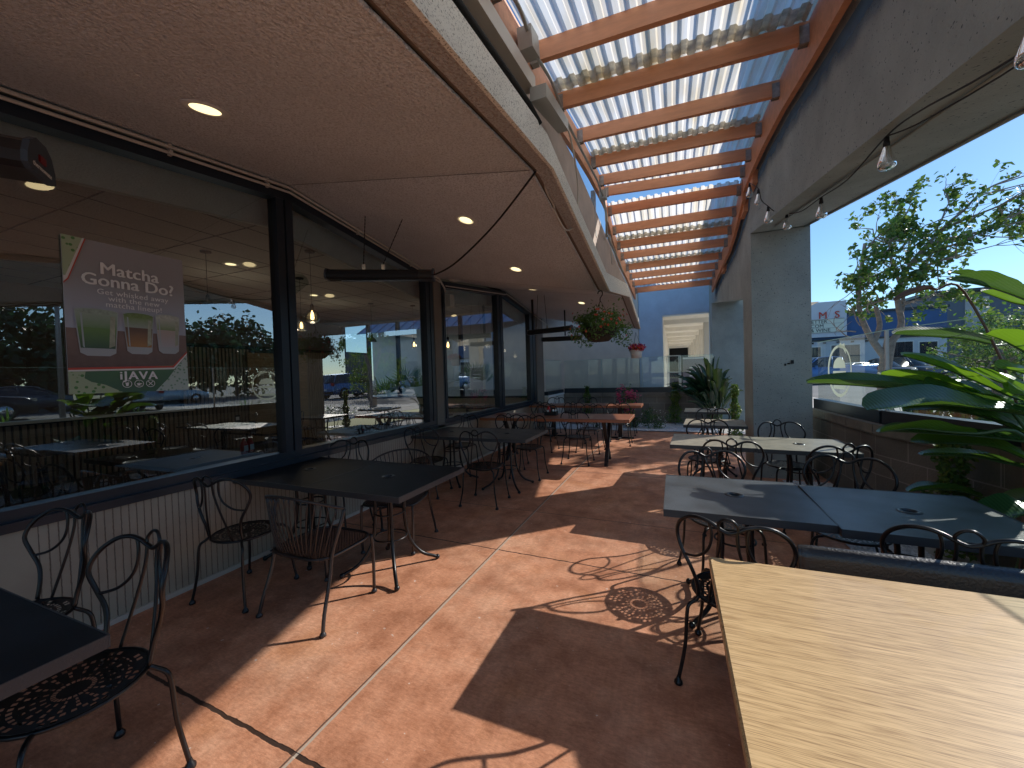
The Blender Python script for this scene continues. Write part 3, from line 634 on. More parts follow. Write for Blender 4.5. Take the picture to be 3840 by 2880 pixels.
rw=blockwall('block_wall',[(p[0],p[1]) for p in RW],.20,'grey brown concrete block wall beside the near dining tables')
FW=[(-3.30,12.28),(1.04,12.02)]
def flip(pts): return pts
fw=blockwall('block_wall',[(-3.30,12.35),(1.04,12.10)],.20,'grey brown concrete block wall behind the white rock bed')
rt=thing('low_side_wall','short cream side wall running from restaurant corner to far wall','wall')
b=MB(); b.bb(-3.50,-3.30,10.6,12.33,0,.90); b.build('wall',M['beige'],rt); b=MB(); b.bb(-3.52,-3.27,10.6,12.31,.902,.95); b.build('cap',M['white'],rt)
def screen(name,a,c,z0,z1,zb,label,seams=()):
    root=thing(name,label,'glass screen'); a=Vector(a); c=Vector(c); d=c-a; L=d.length; u=d/L; nn=Vector((-u.y,u.x))*.06
    b=MB(); b.hexa([(p.x,p.y,z0) for p in (a-nn,c-nn,c+nn,a+nn)],[(p.x,p.y,zb) for p in (a-nn,c-nn,c+nn,a+nn)]); b.build('base_rail',M['navy'],root)
    cuts=[0]+list(seams)+[1]
    for s0,s1 in zip(cuts,cuts[1:]):
        p=a+d*s0; q=a+d*s1; g=MB(); g.quad((p.x,p.y,zb-.01),(q.x,q.y,zb-.01),(q.x,q.y,z1),(p.x,p.y,z1)); 
        g.build('glass_panel',M['wind'],root)
        e=MB(); e.box(((p.x+q.x)/2,(p.y+q.y)/2,z1+.003),((q-p).length,.010,.006),rz=atan2(u.y,u.x)); e.build('polished_edge',M['edge'],root)
    for s in seams:
        p=a+d*s; g=MB(); g.box((p.x,p.y,(zb+z1)/2),(.012,.014,z1-zb),rz=atan2(u.y,u.x)); g.build('seam',M['edge'],root)
    return root
M['edge']=mat('pale_green_glass_edge',(.50,.66,.62),.3,trans=.4)
s1=screen('glass_screen',(1.99,7.14),(2.04,5.24),.93,1.90,1.07,'glass wind screen with a cream round decal beside the pillar')
s2=screen('glass_screen',(2.045,5.22),(2.335,3.98),.93,1.90,1.07,'glass wind screen behind the big green leaves')
s3=screen('glass_screen',(2.34,3.96),(2.50,1.5),.93,1.90,1.07,'nearest glass wind screen at the right picture edge')
g=MB(); g.box((2.042,5.23,1.485),(.03,.022,.83)); g.build('corner_post',M['white'],s1)
s4=screen('glass_screen',(-3.28,12.41),(1.03,12.16),.93,1.97,1.08,'long glass wind screen on the far block wall',(.28,.56,.80))
s5=screen('glass_screen',(-3.36,10.62),(-3.36,12.33),.95,1.97,1.06,'short glass wind screen by the restaurant corner')
# decal: ring with a sandwich inside, on the first panel
def decal(root,a,c,f,zc,s,name='round_decal'):
    a=Vector(a);c=Vector(c);u=(c-a).normalized(); o=a+(c-a)*f; nn=Vector((-u.y,u.x))
    if nn.x>0: nn=-nn
    def P(x,z): p=o+u*x*s+nn*.004; return (p.x,p.y,zc+z*s)
    b=MB(); N=44
    for k in range(N):
        t0=pi*.5+.10+(2*pi-.05)*k/N; t1=pi*.5+.10+(2*pi-.05)*(k+1)/N
        w=lambda t:.024+.022*abs(sin(t*.5-.3))
        R=lambda t:(.385+.04*sin(t*1.0-.5)*.4)
        b.quad(P(R(t0)*cos(t0),.36*sin(t0)),P(R(t1)*cos(t1),.36*sin(t1)),P((R(t1)-w(t1))*cos(t1),(.36-w(t1))*sin(t1)),P((R(t0)-w(t0))*cos(t0),(.36-w(t0))*sin(t0)))
    b.add([P(x,z) for x,z in ((-.02,.35),(.05,.385),(.10,.36),(.17,.375),(.22,.22),(.13,.30),(.04,.32))],[tuple(range(7))])
    n=12; b.add([P(-.20*cos(pi*k/n),.04+.15*sin(pi*k/n)) for k in range(n+1)],[tuple(range(n+1))])
    b.add([P(x,z) for x,z in ((-.21,-.0),(.21,-.0),(.21,-.055),(-.21,-.055))],[(0,1,2,3)])
    for i in range(24):
        x0=-.21+.42*i/24; x1=-.21+.42*(i+1)/24; f0=.03*sin(i*1.3); f1=.03*sin((i+1)*1.3)
        b.quad(P(x0,-.11+f0),P(x1,-.11+f1),P(x1,-.135+f1),P(x0,-.135+f0))
    b.add([P(x,z) for x,z in ((-.20,-.20),(.20,-.20),(.19,-.25),(-.19,-.25))],[(0,1,2,3)])
    b.build(name,M['decal'],root)
decal(s1,(1.99,7.14),(2.04,5.24),.40,1.48,.95)
decal(s3,(2.34,3.96),(2.50,1.5),.135,1.42,1.0)
# ------------------------------------------------------------------ furniture
def make_heart_chair():
    t=thing('parlour_chair','x','chair')
    R=.205; zs=.455; rings=[0,.028,.045,.058,.068,.082,.092,.106,.116,.130,.142,.156,.168,.185,R]; NS=72
    b=MB(); vs=[];
    for i,r in enumerate(rings):
        for k in range(NS):
            a=2*pi*k/NS; vs.append((r*cos(a),r*sin(a),zs-.010*(1-(r/R)**2)))
    fs=[]
    for i in range(len(rings)-1):
        for k in range(NS):
            hole=False
            if i==2: hole=(k%3!=0)
            elif i==4: hole=(k%4==0)
            elif i==6: hole=(k%4==0)
            elif i==8: hole=(k%4==0)
            elif i==10: hole=(k%8 in (1,3,4,5,7)) and k%2==1
            elif i==12: hole=(k%8==4 or k%8==2)
            if hole: continue
            fs.append((i*NS+k,i*NS+(k+1)%NS,(i+1)*NS+(k+1)%NS,(i+1)*NS+k))
    b.add(vs,fs,0,True); b.build('seat',M['metal'],t)
    b=MB(); b.tube([(R*cos(2*pi*k/28),R*sin(2*pi*k/28),zs-.004) for k in range(28)],.0085,7,True)
    b.tube([(.13*cos(2*pi*k/20),.13*sin(2*pi*k/20),zs-.035) for k in range(20)],.005,5,True); b.build('seat_rim',M['metal'],t)
    half=[(.150,-.150,.462),(.155,-.165,.54),(.180,-.175,.62),(.222,-.165,.70),(.243,-.155,.775),(.225,-.180,.845),(.175,-.215,.893),(.120,-.238,.905),(.070,-.250,.893),(.030,-.256,.870),(0,-.258,.860)]
    full=half+[(-x,y,z) for x,y,z in half[-2::-1]]
    b=MB(); b.tube(spline(full,4),.0096,8); b.build('back_frame',M['metal'],t)
    for s in (1,-1):
        c=[(.082,-.247,.897),(.072,-.245,.85),(.076,-.240,.79),(.100,-.228,.735),(.150,-.202,.690),(.212,-.166,.675)]
        b=MB(); b.tube(spline([(s*x,y,z) for x,y,z in c],4),.0068,7); b.build('back_curl',M['metal'],t)
    c=[(.098,-.180,.458),(.082,-.205,.56),(.055,-.235,.70),(.036,-.250,.80),(.034,-.256,.86),(.040,-.262,.895),(.022,-.268,.922),(0,-.270,.930)]
    c=c+[(-x,y,z) for x,y,z in c[-2::-1]]
    b=MB(); b.tube(spline(c,4),.0068,7); b.build('back_loop',M['metal'],t)
    for sx in (1,-1):
        for sy in (1,-1):
            if sy>0: p=[(.125*sx,.145,.446),(.165*sx,.178,.444),(.188*sx,.196,.42),(.198*sx,.205,.36),(.205*sx,.210,.20),(.232*sx,.222,.022)]
            else: p=[(.150*sx,-.150,.455),(.160*sx,-.166,.440),(.188*sx,-.186,.415),(.196*sx,-.196,.36),(.205*sx,-.205,.20),(.235*sx,-.225,.022)]
            b=MB(); b.tube(spline(p,4),.0092,7); l=b.build('leg',M['metal'],t)
            q=p[-1]; f=MB(); f.lathe([(.006,.045),(.010,.03),(.019,.018),(.021,.008),(.018,.001),(.0,.001)],(q[0],q[1],0),10); f.build('glide',M['metal'],l)
    return t
def make_spindle_chair():
    t=thing('spindle_chair','x','chair')
    W,D,zs=.25,.235,.43
    b=MB(); pts=[]
    def sup(a,k=1): 
        c,s_=cos(a),sin(a); e=.45
        return (W*k*(abs(c)**e)*(1 if c>=0 else -1), D*k*(abs(s_)**e)*(1 if s_>=0 else -1))
    N=48; rim=[(*sup(2*pi*k/N),zs) for k in range(N)]
    g=14
    for i in range(-g,g+1):
        x=W*.97*i/g; y=D*.97
        for dr in (1,-1):
            pass
    for i in range(-20,21):
        o=i*.0242
        # diagonal wires clipped to the seat
        for sgn in (1,-1):
            xs=[]; 
            for j in range(41):
                x=-W+2*W*j/40; y=sgn*(x)+o*1.0
                if abs(x)<W*.97 and abs(y)<D*.97: xs.append((x,y,zs-.012*(1-(x/W)**2)*(1-(y/D)**2)))
            if len(xs)>1: b.tube([xs[0],xs[len(xs)//2],xs[-1]],.0032,4,caps=False)
    b.build('mesh_seat',M['metalwarm'],t)
    b=MB(); b.tube(rim,.011,8,True); b.build('seat_frame',M['metalwarm'],t)
    def rail(f): # f -1..1
        a=-pi/2+f*1.12; return Vector((.315*sin(f*1.25)/sin(1.25),-.30+.20*(abs(f)**2.2),.835-.105*abs(f)**2))
    b=MB(); b.tube([rail(-1+2*k/24) for k in range(25)],.009,8); b.build('back_rail',M['metalwarm'],t)
    n=19
    for k in range(1,n):
        f=-1+2*k/n; p=rail(f); q=Vector((.235*f,-.225+.05*abs(f)**3,zs)); m=(p+q)/2+Vector((0,-.012,-.02))
        b=MB(); b.tube(spline([q,m,p],4),.0045,6); b.build('spindle',M['metalwarm'],t)
    for s in (1,-1):
        p=rail(s); b=MB(); b.tube(spline([p,(s*.30,-.13,.62),(s*.262,-.16,.46),(s*.262,-.19,.30),(s*.275,-.25,.12),(s*.285,-.275,.015)],4),.0115,8); l=b.build('leg',M['metalwarm'],t)
        f=MB(); f.lathe([(.011,.03),(.02,.016),(.021,.006),(.0,.001)],(s*.285,-.275,0),10); f.build('glide',M['metalwarm'],l)
        b=MB(); b.tube(spline([(s*.235,.21,zs),(s*.238,.222,.30),(s*.232,.225,.02)],4),.0115,8); l=b.build('leg',M['metalwarm'],t)
        f=MB(); f.lathe([(.011,.03),(.02,.016),(.021,.006),(.0,.001)],(s*.232,.225,0),10); f.build('glide',M['metalwarm'],l)
    return t
def make_mesh_table(W,D,zt,m,ped='curved',hole=True):
    t=thing('mesh_table','x','table')
    b=MB(); N=48; r0=.032; th=.036; vo=[]; 
    def sq(a):
        c,s_=cos(a),sin(a); k=1/max(abs(c)/(W/2),abs(s_)/(D/2)); x,y=c*k,s_*k
        return x,y
    angs=sorted({2*pi*k/N for k in range(N)}|{atan2(D*sy,W*sx)%(2*pi) for sx in(1,-1) for sy in(1,-1)}); N=len(angs)
    for z in (zt,zt-th):
        for a in angs: vo.append((r0*cos(a),r0*sin(a),z))
        for a in angs:
            x,y=sq(a); vo.append((x*.992,y*.992,z))
    fs=[]
    for k in range(N):
        j=(k+1)%N; fs.append((k,j,N+j,N+k)); fs.append((2*N+j,2*N+k,3*N+k,3*N+j)); fs.append((k,2*N+k,2*N+j,j)); fs.append((N+j,3*N+j,3*N+k,N+k))
    b.add(vo,fs); to=b.build('tabletop',m,t)
    e=MB(); h=.006
    e.bb(-W/2,W/2,-D/2-.001,-D/2+.004,zt-th-.004,zt+.0015); e.bb(-W/2,W/2,D/2-.004,D/2+.001,zt-th-.004,zt+.0015)
    e.bb(-W/2-.001,-W/2+.004,-D/2+.005,D/2-.005,zt-th-.004,zt+.0015); e.bb(W/2-.004,W/2+.001,-D/2+.005,D/2-.005,zt-th-.004,zt+.0015)
    e.build('edge_trim',M['edgeblk'],t)
    g=MB(); g.lathe([(.030,-.002),(.031,.004),(.040,.005),(.052,.003),(.054,.0005)],(0,0,zt),24); g.build('parasol_hole_ring',M['ringmetal'],t)
    for i in range(4):
        a=pi/4+i*pi/2; c,s_=cos(a),sin(a); k=MB()
        k.tube(spline([(c*.16,s_*.16,zt-th),(c*.12,s_*.12,zt-.14),(c*.115,s_*.115,.42),(c*.15,s_*.15,.22),(c*.24,s_*.24,.09),(c*.345,s_*.345,.035),(c*.37,s_*.37,.02)],4),.014,8); l=k.build('leg',M['metal'],t)
        f=MB(); f.ball((c*.375,s_*.375,.021),.021,10); f.build('foot',M['metal'],l)
    for z,r in ((.47,.115),(.27,.130)):
        k=MB(); k.tube([(r*cos(2*pi*i/24),r*sin(2*pi*i/24),z) for i in range(24)],.007,6,True); k.build('ring',M['metal'],t)
    k=MB(); k.box((0,0,zt-th-.006),(.36,.05,.010),rz=pi/4); k.box((0,0,zt-th-.018),(.36,.05,.010),rz=-pi/4); k.build('top_bracket',M['metal'],t)
    return t
M['edgeblk']=mat('dark_table_edge',(.035,.038,.042),.38,bump=.8,bscale=260,bdist=.002,spec=.7)
M['ringmetal']=mat('worn_ring_metal',(.06,.065,.07),.3,metal=.6)
G_CH='black wire parlour chairs set around the patio tables'
ch0=make_heart_chair(); first=[True]
def chair(x,y,deg,label):
    if first[0]:
        first[0]=False; ch0.location=(x,y,0); ch0.rotation_euler=(0,0,radians(deg)); ch0['label']=label; ch0['group']=G_CH; return ch0
    return dup(ch0,(x,y,0),radians(deg),label)
CH=[
(-2.06,.68,183,'parlour chair nearest the camera at left, whose perforated seat shows beside the dark table corner'),
(-2.92,.77,186,'parlour chair behind the near dark table, back against the grooved wall'),
(-2.975,1.90,8,'parlour chair turned sideways by the grooved wall left of the spindle chair'),
(-3.17,2.98,190,'parlour chair behind the black double table, below the window sill'),
(-3.08,4.40,8,'parlour chair by the wall on the near side of the dark brown table'),
(-2.17,4.28,4,'parlour chair with its seat turned to the open near side of the dark brown table'),
(-3.20,5.50,188,'parlour chair beyond the dark brown table, back near the window post'),
(-2.08,5.60,182,'parlour chair beyond the dark brown table on its aisle side'),
(-2.56,6.12,12,'parlour chair left of the caddy on the near side of the red wood table'),
(-1.57,6.70,-1,'parlour chair seen from behind in front of the nearer red wood table'),
(-1.55,7.72,176,'parlour chair pushed in beyond the nearer red wood table, facing the camera'),
(-2.47,7.60,178,'parlour chair beyond the nearer red wood table behind the condiment caddy'),
(-2.88,8.82,4,'parlour chair on the wall side in front of the farther red wood table'),
(-2.05,8.75,-4,'parlour chair at the middle of the farther red wood table, near side'),
(-1.10,8.66,0,'parlour chair at the aisle end of the farther red wood table, near side'),
(-1.12,10.05,180,'parlour chair beyond the farther red wood table in front of the pink flowers'),
(-2.10,10.08,180,'parlour chair beyond the farther red wood table at its middle'),
(-3.00,10.20,178,'parlour chair in the far corner between red wood table and low side wall'),
(.275,2.22,-14,'parlour chair seen from behind beside the light wood table corner'),
(1.14,2.37,-14,'parlour chair half hidden behind the padded black seat back'),
(.30,3.20,196,'parlour chair under the blue grey table at its far left side'),
(1.05,3.20,164,'parlour chair pushed under the blue grey table at its far right side'),
(.50,4.20,-8,'parlour chair seen from behind at the left of the tan double table'),
(1.20,4.12,16,'parlour chair seen from behind at the right of the tan double table'),
(.36,5.36,172,'parlour chair on the far side of the tan double table, left of the pillar'),
(1.17,5.22,190,'parlour chair standing against the front of the big pillar'),
(.55,7.00,172,'parlour chair between the two small tables left of the pillar'),
]
for c in CH:
    o=chair(*c)
    if c[1]<2.5 and c[0]>0: o.scale=(1,1,.945)
sp0=make_spindle_chair()
sp0.location=(-2.28,1.98,0); sp0['label']='black spindle back armchair with mesh seat at near side of black table'; sp0['group']='spindle back mesh armchairs at the black double table'
dup(sp0,(-2.43,2.95,0),radians(196),'black spindle back armchair with arched rail beyond the black double table')
def place(t,x,y,deg,label,group): t.location=(x,y,0); t.rotation_euler=(0,0,radians(deg)); t['label']=label; t['group']=group; return t
GT='dark square mesh tables with parasol holes'
tb=make_mesh_table(.91,.885,.757,M['topblack'])
place(tb,-2.165,2.54,0,'black mesh table nearer the aisle, joined to its twin by the wall',GT)
dup(tb,(-3.06,2.55,0),0,'black mesh table tucked under the window sill beside its twin',)
dup(tb,(-2.145,.20,0),0,'black mesh table cut off by the left picture edge')
tn=make_mesh_table(.90,.93,.745,M['topbrown'])
place(tn,-2.16,4.98,0,'dark brown mesh table with its bright edge facing the aisle',GT)
dup(tn,(-3.05,4.98,0),0,'dark brown mesh table under the window by the taupe post')
ta=make_mesh_table(.815,.815,.753,M['top'])
place(ta,.338,2.80,0,'blue grey mesh table behind the light wood table, left one of the pair',GT)
dup(ta,(1.160,2.745,0),radians(-1.5),'blue grey mesh table behind the black seat back, under the big leaves')
td=make_mesh_table(.815,.815,.750,mat('sunlit_tan_mesh_top',(.33,.29,.22),.45,noise=.3,nscale=8,spec=.7))  # tan base colour stands in for sunlight on the same dark mesh
place(td,.375,4.93,-3,'sunlit tan mesh table, left one of the pair in front of the pillar',GT)
dup(td,(1.185,4.86,0),radians(-4),'sunlit tan mesh table, right one of the pair in front of the pillar')
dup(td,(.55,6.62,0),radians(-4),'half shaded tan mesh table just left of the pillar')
dup(td,(.60,8.60,0),radians(-3),'small sunlit tan mesh table below the spiky plant, farthest on the right side')
# wood tables
def wood_table(name,x0,x1,y0,y1,zt,th,m,legs,label):
    t=thing(name,label,'table',((x0+x1)/2,(y0+y1)/2,0)); W,D=x1-x0,y1-y0
    b=MB(); e=.006
    b.hexa([(-W/2,-D/2,zt-th),(W/2,-D/2,zt-th),(W/2,D/2,zt-th),(-W/2,D/2,zt-th)],[(-W/2,-D/2,zt-e),(W/2,-D/2,zt-e),(W/2,D/2,zt-e),(-W/2,D/2,zt-e)])
    b.hexa([(-W/2,-D/2,zt-e+.0002),(W/2,-D/2,zt-e+.0002),(W/2,D/2,zt-e+.0002),(-W/2,D/2,zt-e+.0002)],[(-W/2+e,-D/2+e,zt),(W/2-e,-D/2+e,zt),(W/2-e,D/2-e,zt),(-W/2+e,D/2-e,zt)])
    b.build('tabletop',m,t); legs(t,W,D,zt-th); return t
def xlegs(t,W,D,z):
    for x in (-W/2+.42,W/2-.42):
        for s,dx in ((1,-.016),(-1,.016)):
            b=MB(); b.hexa([(x+dx-.03,s*.29-.035,0),(x+dx+.03,s*.29-.035,0),(x+dx+.03,s*.29+.035,0),(x+dx-.03,s*.29+.035,0)],[(x+dx-.03,-s*.25-.035,z),(x+dx+.03,-s*.25-.035,z),(x+dx+.03,-s*.25+.035,z),(x+dx-.03,-s*.25+.035,z)]) ; b.build('leg',M['black'],t)
def plegs(t,W,D,z):
    for x in (-W/2+.50,W/2-.50):
        b=MB(); b.box((x,0,z/2+.02),(.09,.09,z-.045)); b.build('pedestal',M['black'],t)
        b=MB(); b.box((x,0,.02),(.60,.06,.025)); b.box((x,0,.034),(.06,.56,.02)); b.build('base',M['black'],t)
wood_table('wood_table',-3.30,-.66,6.38,7.28,.795,.05,M['redwood'],xlegs,'long red brown wood table with black crossed legs, nearer of two')
wood_table('wood_table',-3.30,-.68,9.05,9.80,.795,.05,M['redwood'],plegs,'long red brown wood table with pedestal legs, farther of two')
wood_table('oak_table',.125,1.55,.70,1.868,.742,.036,M['oak'],plegs,'light oak grained tabletop filling the lower right corner')
# padded seat back
t=thing('padded_bench','black textured vinyl bench back behind the light wood table','bench',(1.25,2.035,-.028))
b=MB(); pr=[(-.030,.44),(-.034,.60),(-.034,.76),(-.024,.792),(0,.806),(.024,.792),(.034,.76),(.034,.60),(.030,.44)]
vs=[];fs=[];n=len(pr); XS=[(-.765,.55),(-.755,.86),(-.735,.97),(-.70,1),(-.3,1),(.3,1),(.7,1),(.72,.9)]
for x,k in XS:
    for y,z in pr: vs.append((x,y*k,.44+(z-.44)*(.96+.04*k)))
for i in range(len(XS)-1):
    for k in range(n-1): fs.append((i*n+k,i*n+k+1,(i+1)*n+k+1,(i+1)*n+k))
fs.append(tuple(range(n))); fs.append(tuple((len(XS)-1)*n+k for k in range(n-1,-1,-1)))
b.add(vs,fs,0,True); b.build('backrest',M['vinyl'],t)
b=MB(); b.box((0,-.24,.41),(1.44,.42,.08)); b.build('seat',M['vinyl'],t)
for x in (-.66,.66):
    for y in (-.40,-.02): b=MB(); b.box((x,y,.185),(.035,.035,.37)); b.build('leg',M['black'],t)
# condiment caddy
t=thing('condiment_caddy','black condiment caddy with red ketchup bottle on the red wood table','caddy',(-2.10,6.93,.795))
b=MB(); b.bb(-.11,.11,-.08,.08,0,.012); 
for s in (-1,1): b.bb(-.11,.11,s*.08-.003,s*.08+.003,.012,.07); b.bb(s*.11-.003,s*.11+.003,-.077,.077,.012,.07)
b.tube(spline([(0,0,.01),(0,0,.17),(-.02,0,.20),(0,0,.225),(.02,0,.20),(0,0,.175)],4),.004,6); b.build('tray',M['black'],t)
b=MB(); b.lathe([(0,.014),(.033,.014),(.035,.11),(.028,.135),(.014,.15),(.014,.165),(0,.165)],(-.05,0,0),12); k=b.build('ketchup_bottle',M['red'],t)
b=MB(); b.bb(-.07,-.03,-.0375,-.036,.05,.10); b.build('label',M['white'],k)
for x,y in ((.045,-.035),(.075,.02),(.02,.045)):
    b=MB(); b.lathe([(0,.014),(.02,.014),(.02,.075),(.016,.09)],(x,y,0),10); k=b.build('shaker',M['bulb'],t); b=MB(); b.lathe([(.018,.088),(.018,.105),(0,.108)],(x,y,0),10); b.build('lid',M['chrome'],k)
# ------------------------------------------------------------------ lamps and heaters
def downlight(x,y,label,z=None,tilt=None):
    z=sof(x,y) if z is None else z
    t=thing('downlight',label,'ceiling light',(x,y,z),0,'round lit downlights in the ceilings')
    dx=(sof(x+.05,y)-sof(x-.05,y))/.1; dy=(sof(x,y+.05)-sof(x,y-.05))/.1
    t.rotation_euler=(atan2(dy,1),-atan2(dx,1),0)
    b=MB(); b.lathe([(.074,.0),(.076,-.004),(.112,-.006),(.116,-.001)],(0,0,0),28); b.build('trim_ring',M['white'],t)
    b=MB(); b.lathe([(.075,-.003),(.070,.0),(.060,-.0035),(.0,-.0034)],(0,0,0),28); b.build('lens',M['lampW'],t); return t
for x,y,l in ((-2.45,1.45,'nearest lit downlight in the taupe soffit above the poster'),(-1.87,3.45,'lit downlight in the soffit just beyond the first fold'),(-1.86,4.74,'lit downlight in the soffit above the dark brown table'),(-2.53,7.32,'lit downlight seen edge on before the far heaters'),(-1.85,8.63,'farthest lit downlight in the soffit, over the flower basket')): downlight(x,y,l)
for x,y,l in ((-6.6,4.18,'lit downlight seen through the window left of the first mullion'),(-7.45,6.5,'lit downlight seen through the window behind the pendant bulb'),(-4.35,.95,'lit downlight seen through the window below the near heater'),(-5.3,8.9,'lit downlight seen through the far window')):
    d=downlight(x,y,l,3.49); d.rotation_euler=(0,0,0)
b=MB(); b.lathe([(0,-.02),(.08,-.018),(.095,-.006),(.098,.0)],(-3.25,5.55,sof(-3.25,5.55)),24); tag(b.build('smoke_detector',M['white']),'white round disc on the soffit above the window post','detector')
def heater(a,c,label,chains=(),cap=True,text=False):
    a=Vector(a);c=Vector(c); d=c-a; L=d.length; az=atan2(d.y,d.x)
    t=thing('patio_heater',label,'heater',tuple(a),az,'black bar infrared heaters hung under the soffit'); sl=(c.z-a.z)
    pr=[(-.085,0),(-.083,.035),(-.065,.075),(-.03,.098),(.03,.098),(.065,.075),(.083,.035),(.085,0),(.06,-.012),(-.06,-.012)]
    n=len(pr)
    def ext(x0,x1,k,m,name):
        b=MB(); vs=[(x0,y*k,z*k+sl*x0/L) for y,z in pr]+[(x1,y*k,z*k+sl*x1/L) for y,z in pr]
        b.add(vs,[(i,(i+1)%n,n+(i+1)%n,n+i) for i in range(n)]+[tuple(range(n-1,-1,-1)),tuple(range(n,2*n))]); return b.build(name,m,t)
    ext(0.02,L-.16,1.2 if text else .93,M['black'],'housing'); ext(L-.16,L-.02,1.24 if text else .97,M['metalwarm'],'control_section'); e=ext(L-.02,L,1.35 if text else 1.08,M['capblk'],'end_cap'); ext(0,.02,1.03,M['capblk'],'end_cap')
    b=MB(); b.box((L+.003,-.005,.055+sl),(.006,.05,.028)); b.build('switch',M['swred'],t)
    b=MB(); b.box((L/2,0,-.016+sl/2),(L-.3,.07,.004)); b.build('grille',M['metal'],t)
    for (u,off) in chains:
        p=Vector((u*L,0,.11+sl*u)); w=a+Vector((cos(az)*u*L,sin(az)*u*L,.11+sl*u))
        b=MB(); b.box((u*L,0,.115+sl*u),(.035,.012,.07)); b.build('bracket',M['chrome'],t)
        tx,ty=w.x+off[0],w.y+off[1]; top=Vector((tx,ty,sof(tx,ty)))-a; R_=Matrix.Rotation(-az,3,'Z'); top=R_@top
        b=MB(); s0=p+Vector((0,0,.04)); nl=int((top-s0).length/.022)
        for i in range(nl):
            q0=s0+(top-s0)*(i/nl); q1=s0+(top-s0)*((i+1.25)/nl); b.box(tuple((q0+q1)/2),(.006,.006,(q1-q0).length)) if False else b.tube([q0,q1],.0032 if i%2 else .0055,5,caps=False)
        b.build('chain',M['metal'],t)
    return t
M['capblk']=mat('satin_black_end_cap',(.05,.065,.085),.4)
M['swred']=mat('dark_red_switch',(.20,.01,.012),.3)
h1=heater((-3.28,3.03,2.60),(-2.30,3.52,2.585),'black bar heater hung on chains before the second window',((.34,(-.10,.16)),(.52,(.16,.14))))
h2=heater((-3.00,8.30,2.46),(-1.95,8.10,2.47),'black bar heater behind the flower basket, upper of the two',((.2,(.05,.0)),(.45,(-.05,.0))))
h3=heater((-2.95,9.10,2.36),(-2.0,9.25,2.36),'black bar heater behind the flower basket, lower of the two',())
h4=heater((-3.20,-.20,2.46),(-2.45,.80,2.46),'near black bar heater whose end cap fills the left picture edge',(),text=True)
b=MB(); b.box((-2.87,8.25,2.86),(.05,.02,.72)); b.box((-2.40,9.25,2.78),(.03,.02,.62)); b.build('hanger_bar',M['metal'],None)
o=bpy.data.objects['hanger_bar']; tag(o,'black steel hanger bars dropping from the soffit to the far heaters','hanger')
def text(s,loc,rot,size,m,name,parent=None,off=0,align='CENTER',ext=.0005,spacing=1):
    cu=bpy.data.curves.new(name,'FONT'); cu.body=s; cu.size=size; cu.align_x=align; cu.offset=off; cu.extrude=ext; cu.space_character=spacing; cu.resolution_u=3
    tmp=bpy.data.objects.new(name+'_c',cu); COL.objects.link(tmp); dg=bpy.context.evaluated_depsgraph_get(); me=bpy.data.meshes.new_from_object(tmp.evaluated_get(dg)); bpy.data.objects.remove(tmp)
    me.materials.clear(); me.materials.append(m); o=bpy.data.objects.new(name,me); COL.objects.link(o); o.location=loc; o.rotation_euler=rot
    if parent: o.parent=parent
    return o
for h,sz in ((h4,.030),(h1,.022)):
    az=h.rotation_euler.z
    L={h4:sqrt(.75**2+1.0**2),h1:sqrt(.98**2+.49**2)}[h]
    o=text('thermomate',(L+.0015,-.002,.008),(pi/2,0,pi/2),sz,M['white'],'lettering',h,off=0)
# string lights under the beam
M['filament']=mat('unlit_filament',(.6,.5,.35),.4)
st=thing('string_lights','black cable with clear teardrop bulbs strung under the blue grey beam','string lights')
cable=spline([(1.02,.9,2.30),(1.04,1.9,2.55),(1.06,2.4,2.70),(1.10,2.80,2.795),(1.16,3.5,2.86),(1.20,4.17,3.0),(1.19,4.7,3.08),(1.18,5.17,3.235),(1.07,5.1,3.24),(.97,4.98,3.28),(.94,5.15,3.42),(.93,5.25,3.59),(.925,5.8,3.9)],5)
b=MB(); b.tube(cable,.0045,6); b.tube(spline([(1.10,2.80,2.795),(1.09,2.4,2.66),(1.06,1.6,2.48),(1.0,.7,2.45)],5),.004,6); b.build('cable',M['black'],st)
for x,y,z in ((1.10,2.80,2.78),(1.20,4.17,2.985),(1.18,5.17,3.225),(.97,4.98,3.265),(.93,5.25,3.57),(.925,5.75,3.86),(1.04,1.75,2.62)):
    b=MB(); b.lathe([(0,.012),(.012,.01),(.013,-.012),(.0155,-.022),(.0155,-.040),(.0,-.040)],(x,y,z),12); k=b.build('bulb',M['black'],st)
    b=MB(); b.lathe([(.013,-.040),(.018,-.052),(.028,-.09),(.040,-.130),(.039,-.150),(.028,-.162),(0,-.166)],(x,y,z),16); b.build('bulb_glass',M['bulb'],k)
    b=MB(); b.tube([(x,y,z-.045),(x,y,z-.13)],.0028,5); b.build('filament',M['filament'],k)
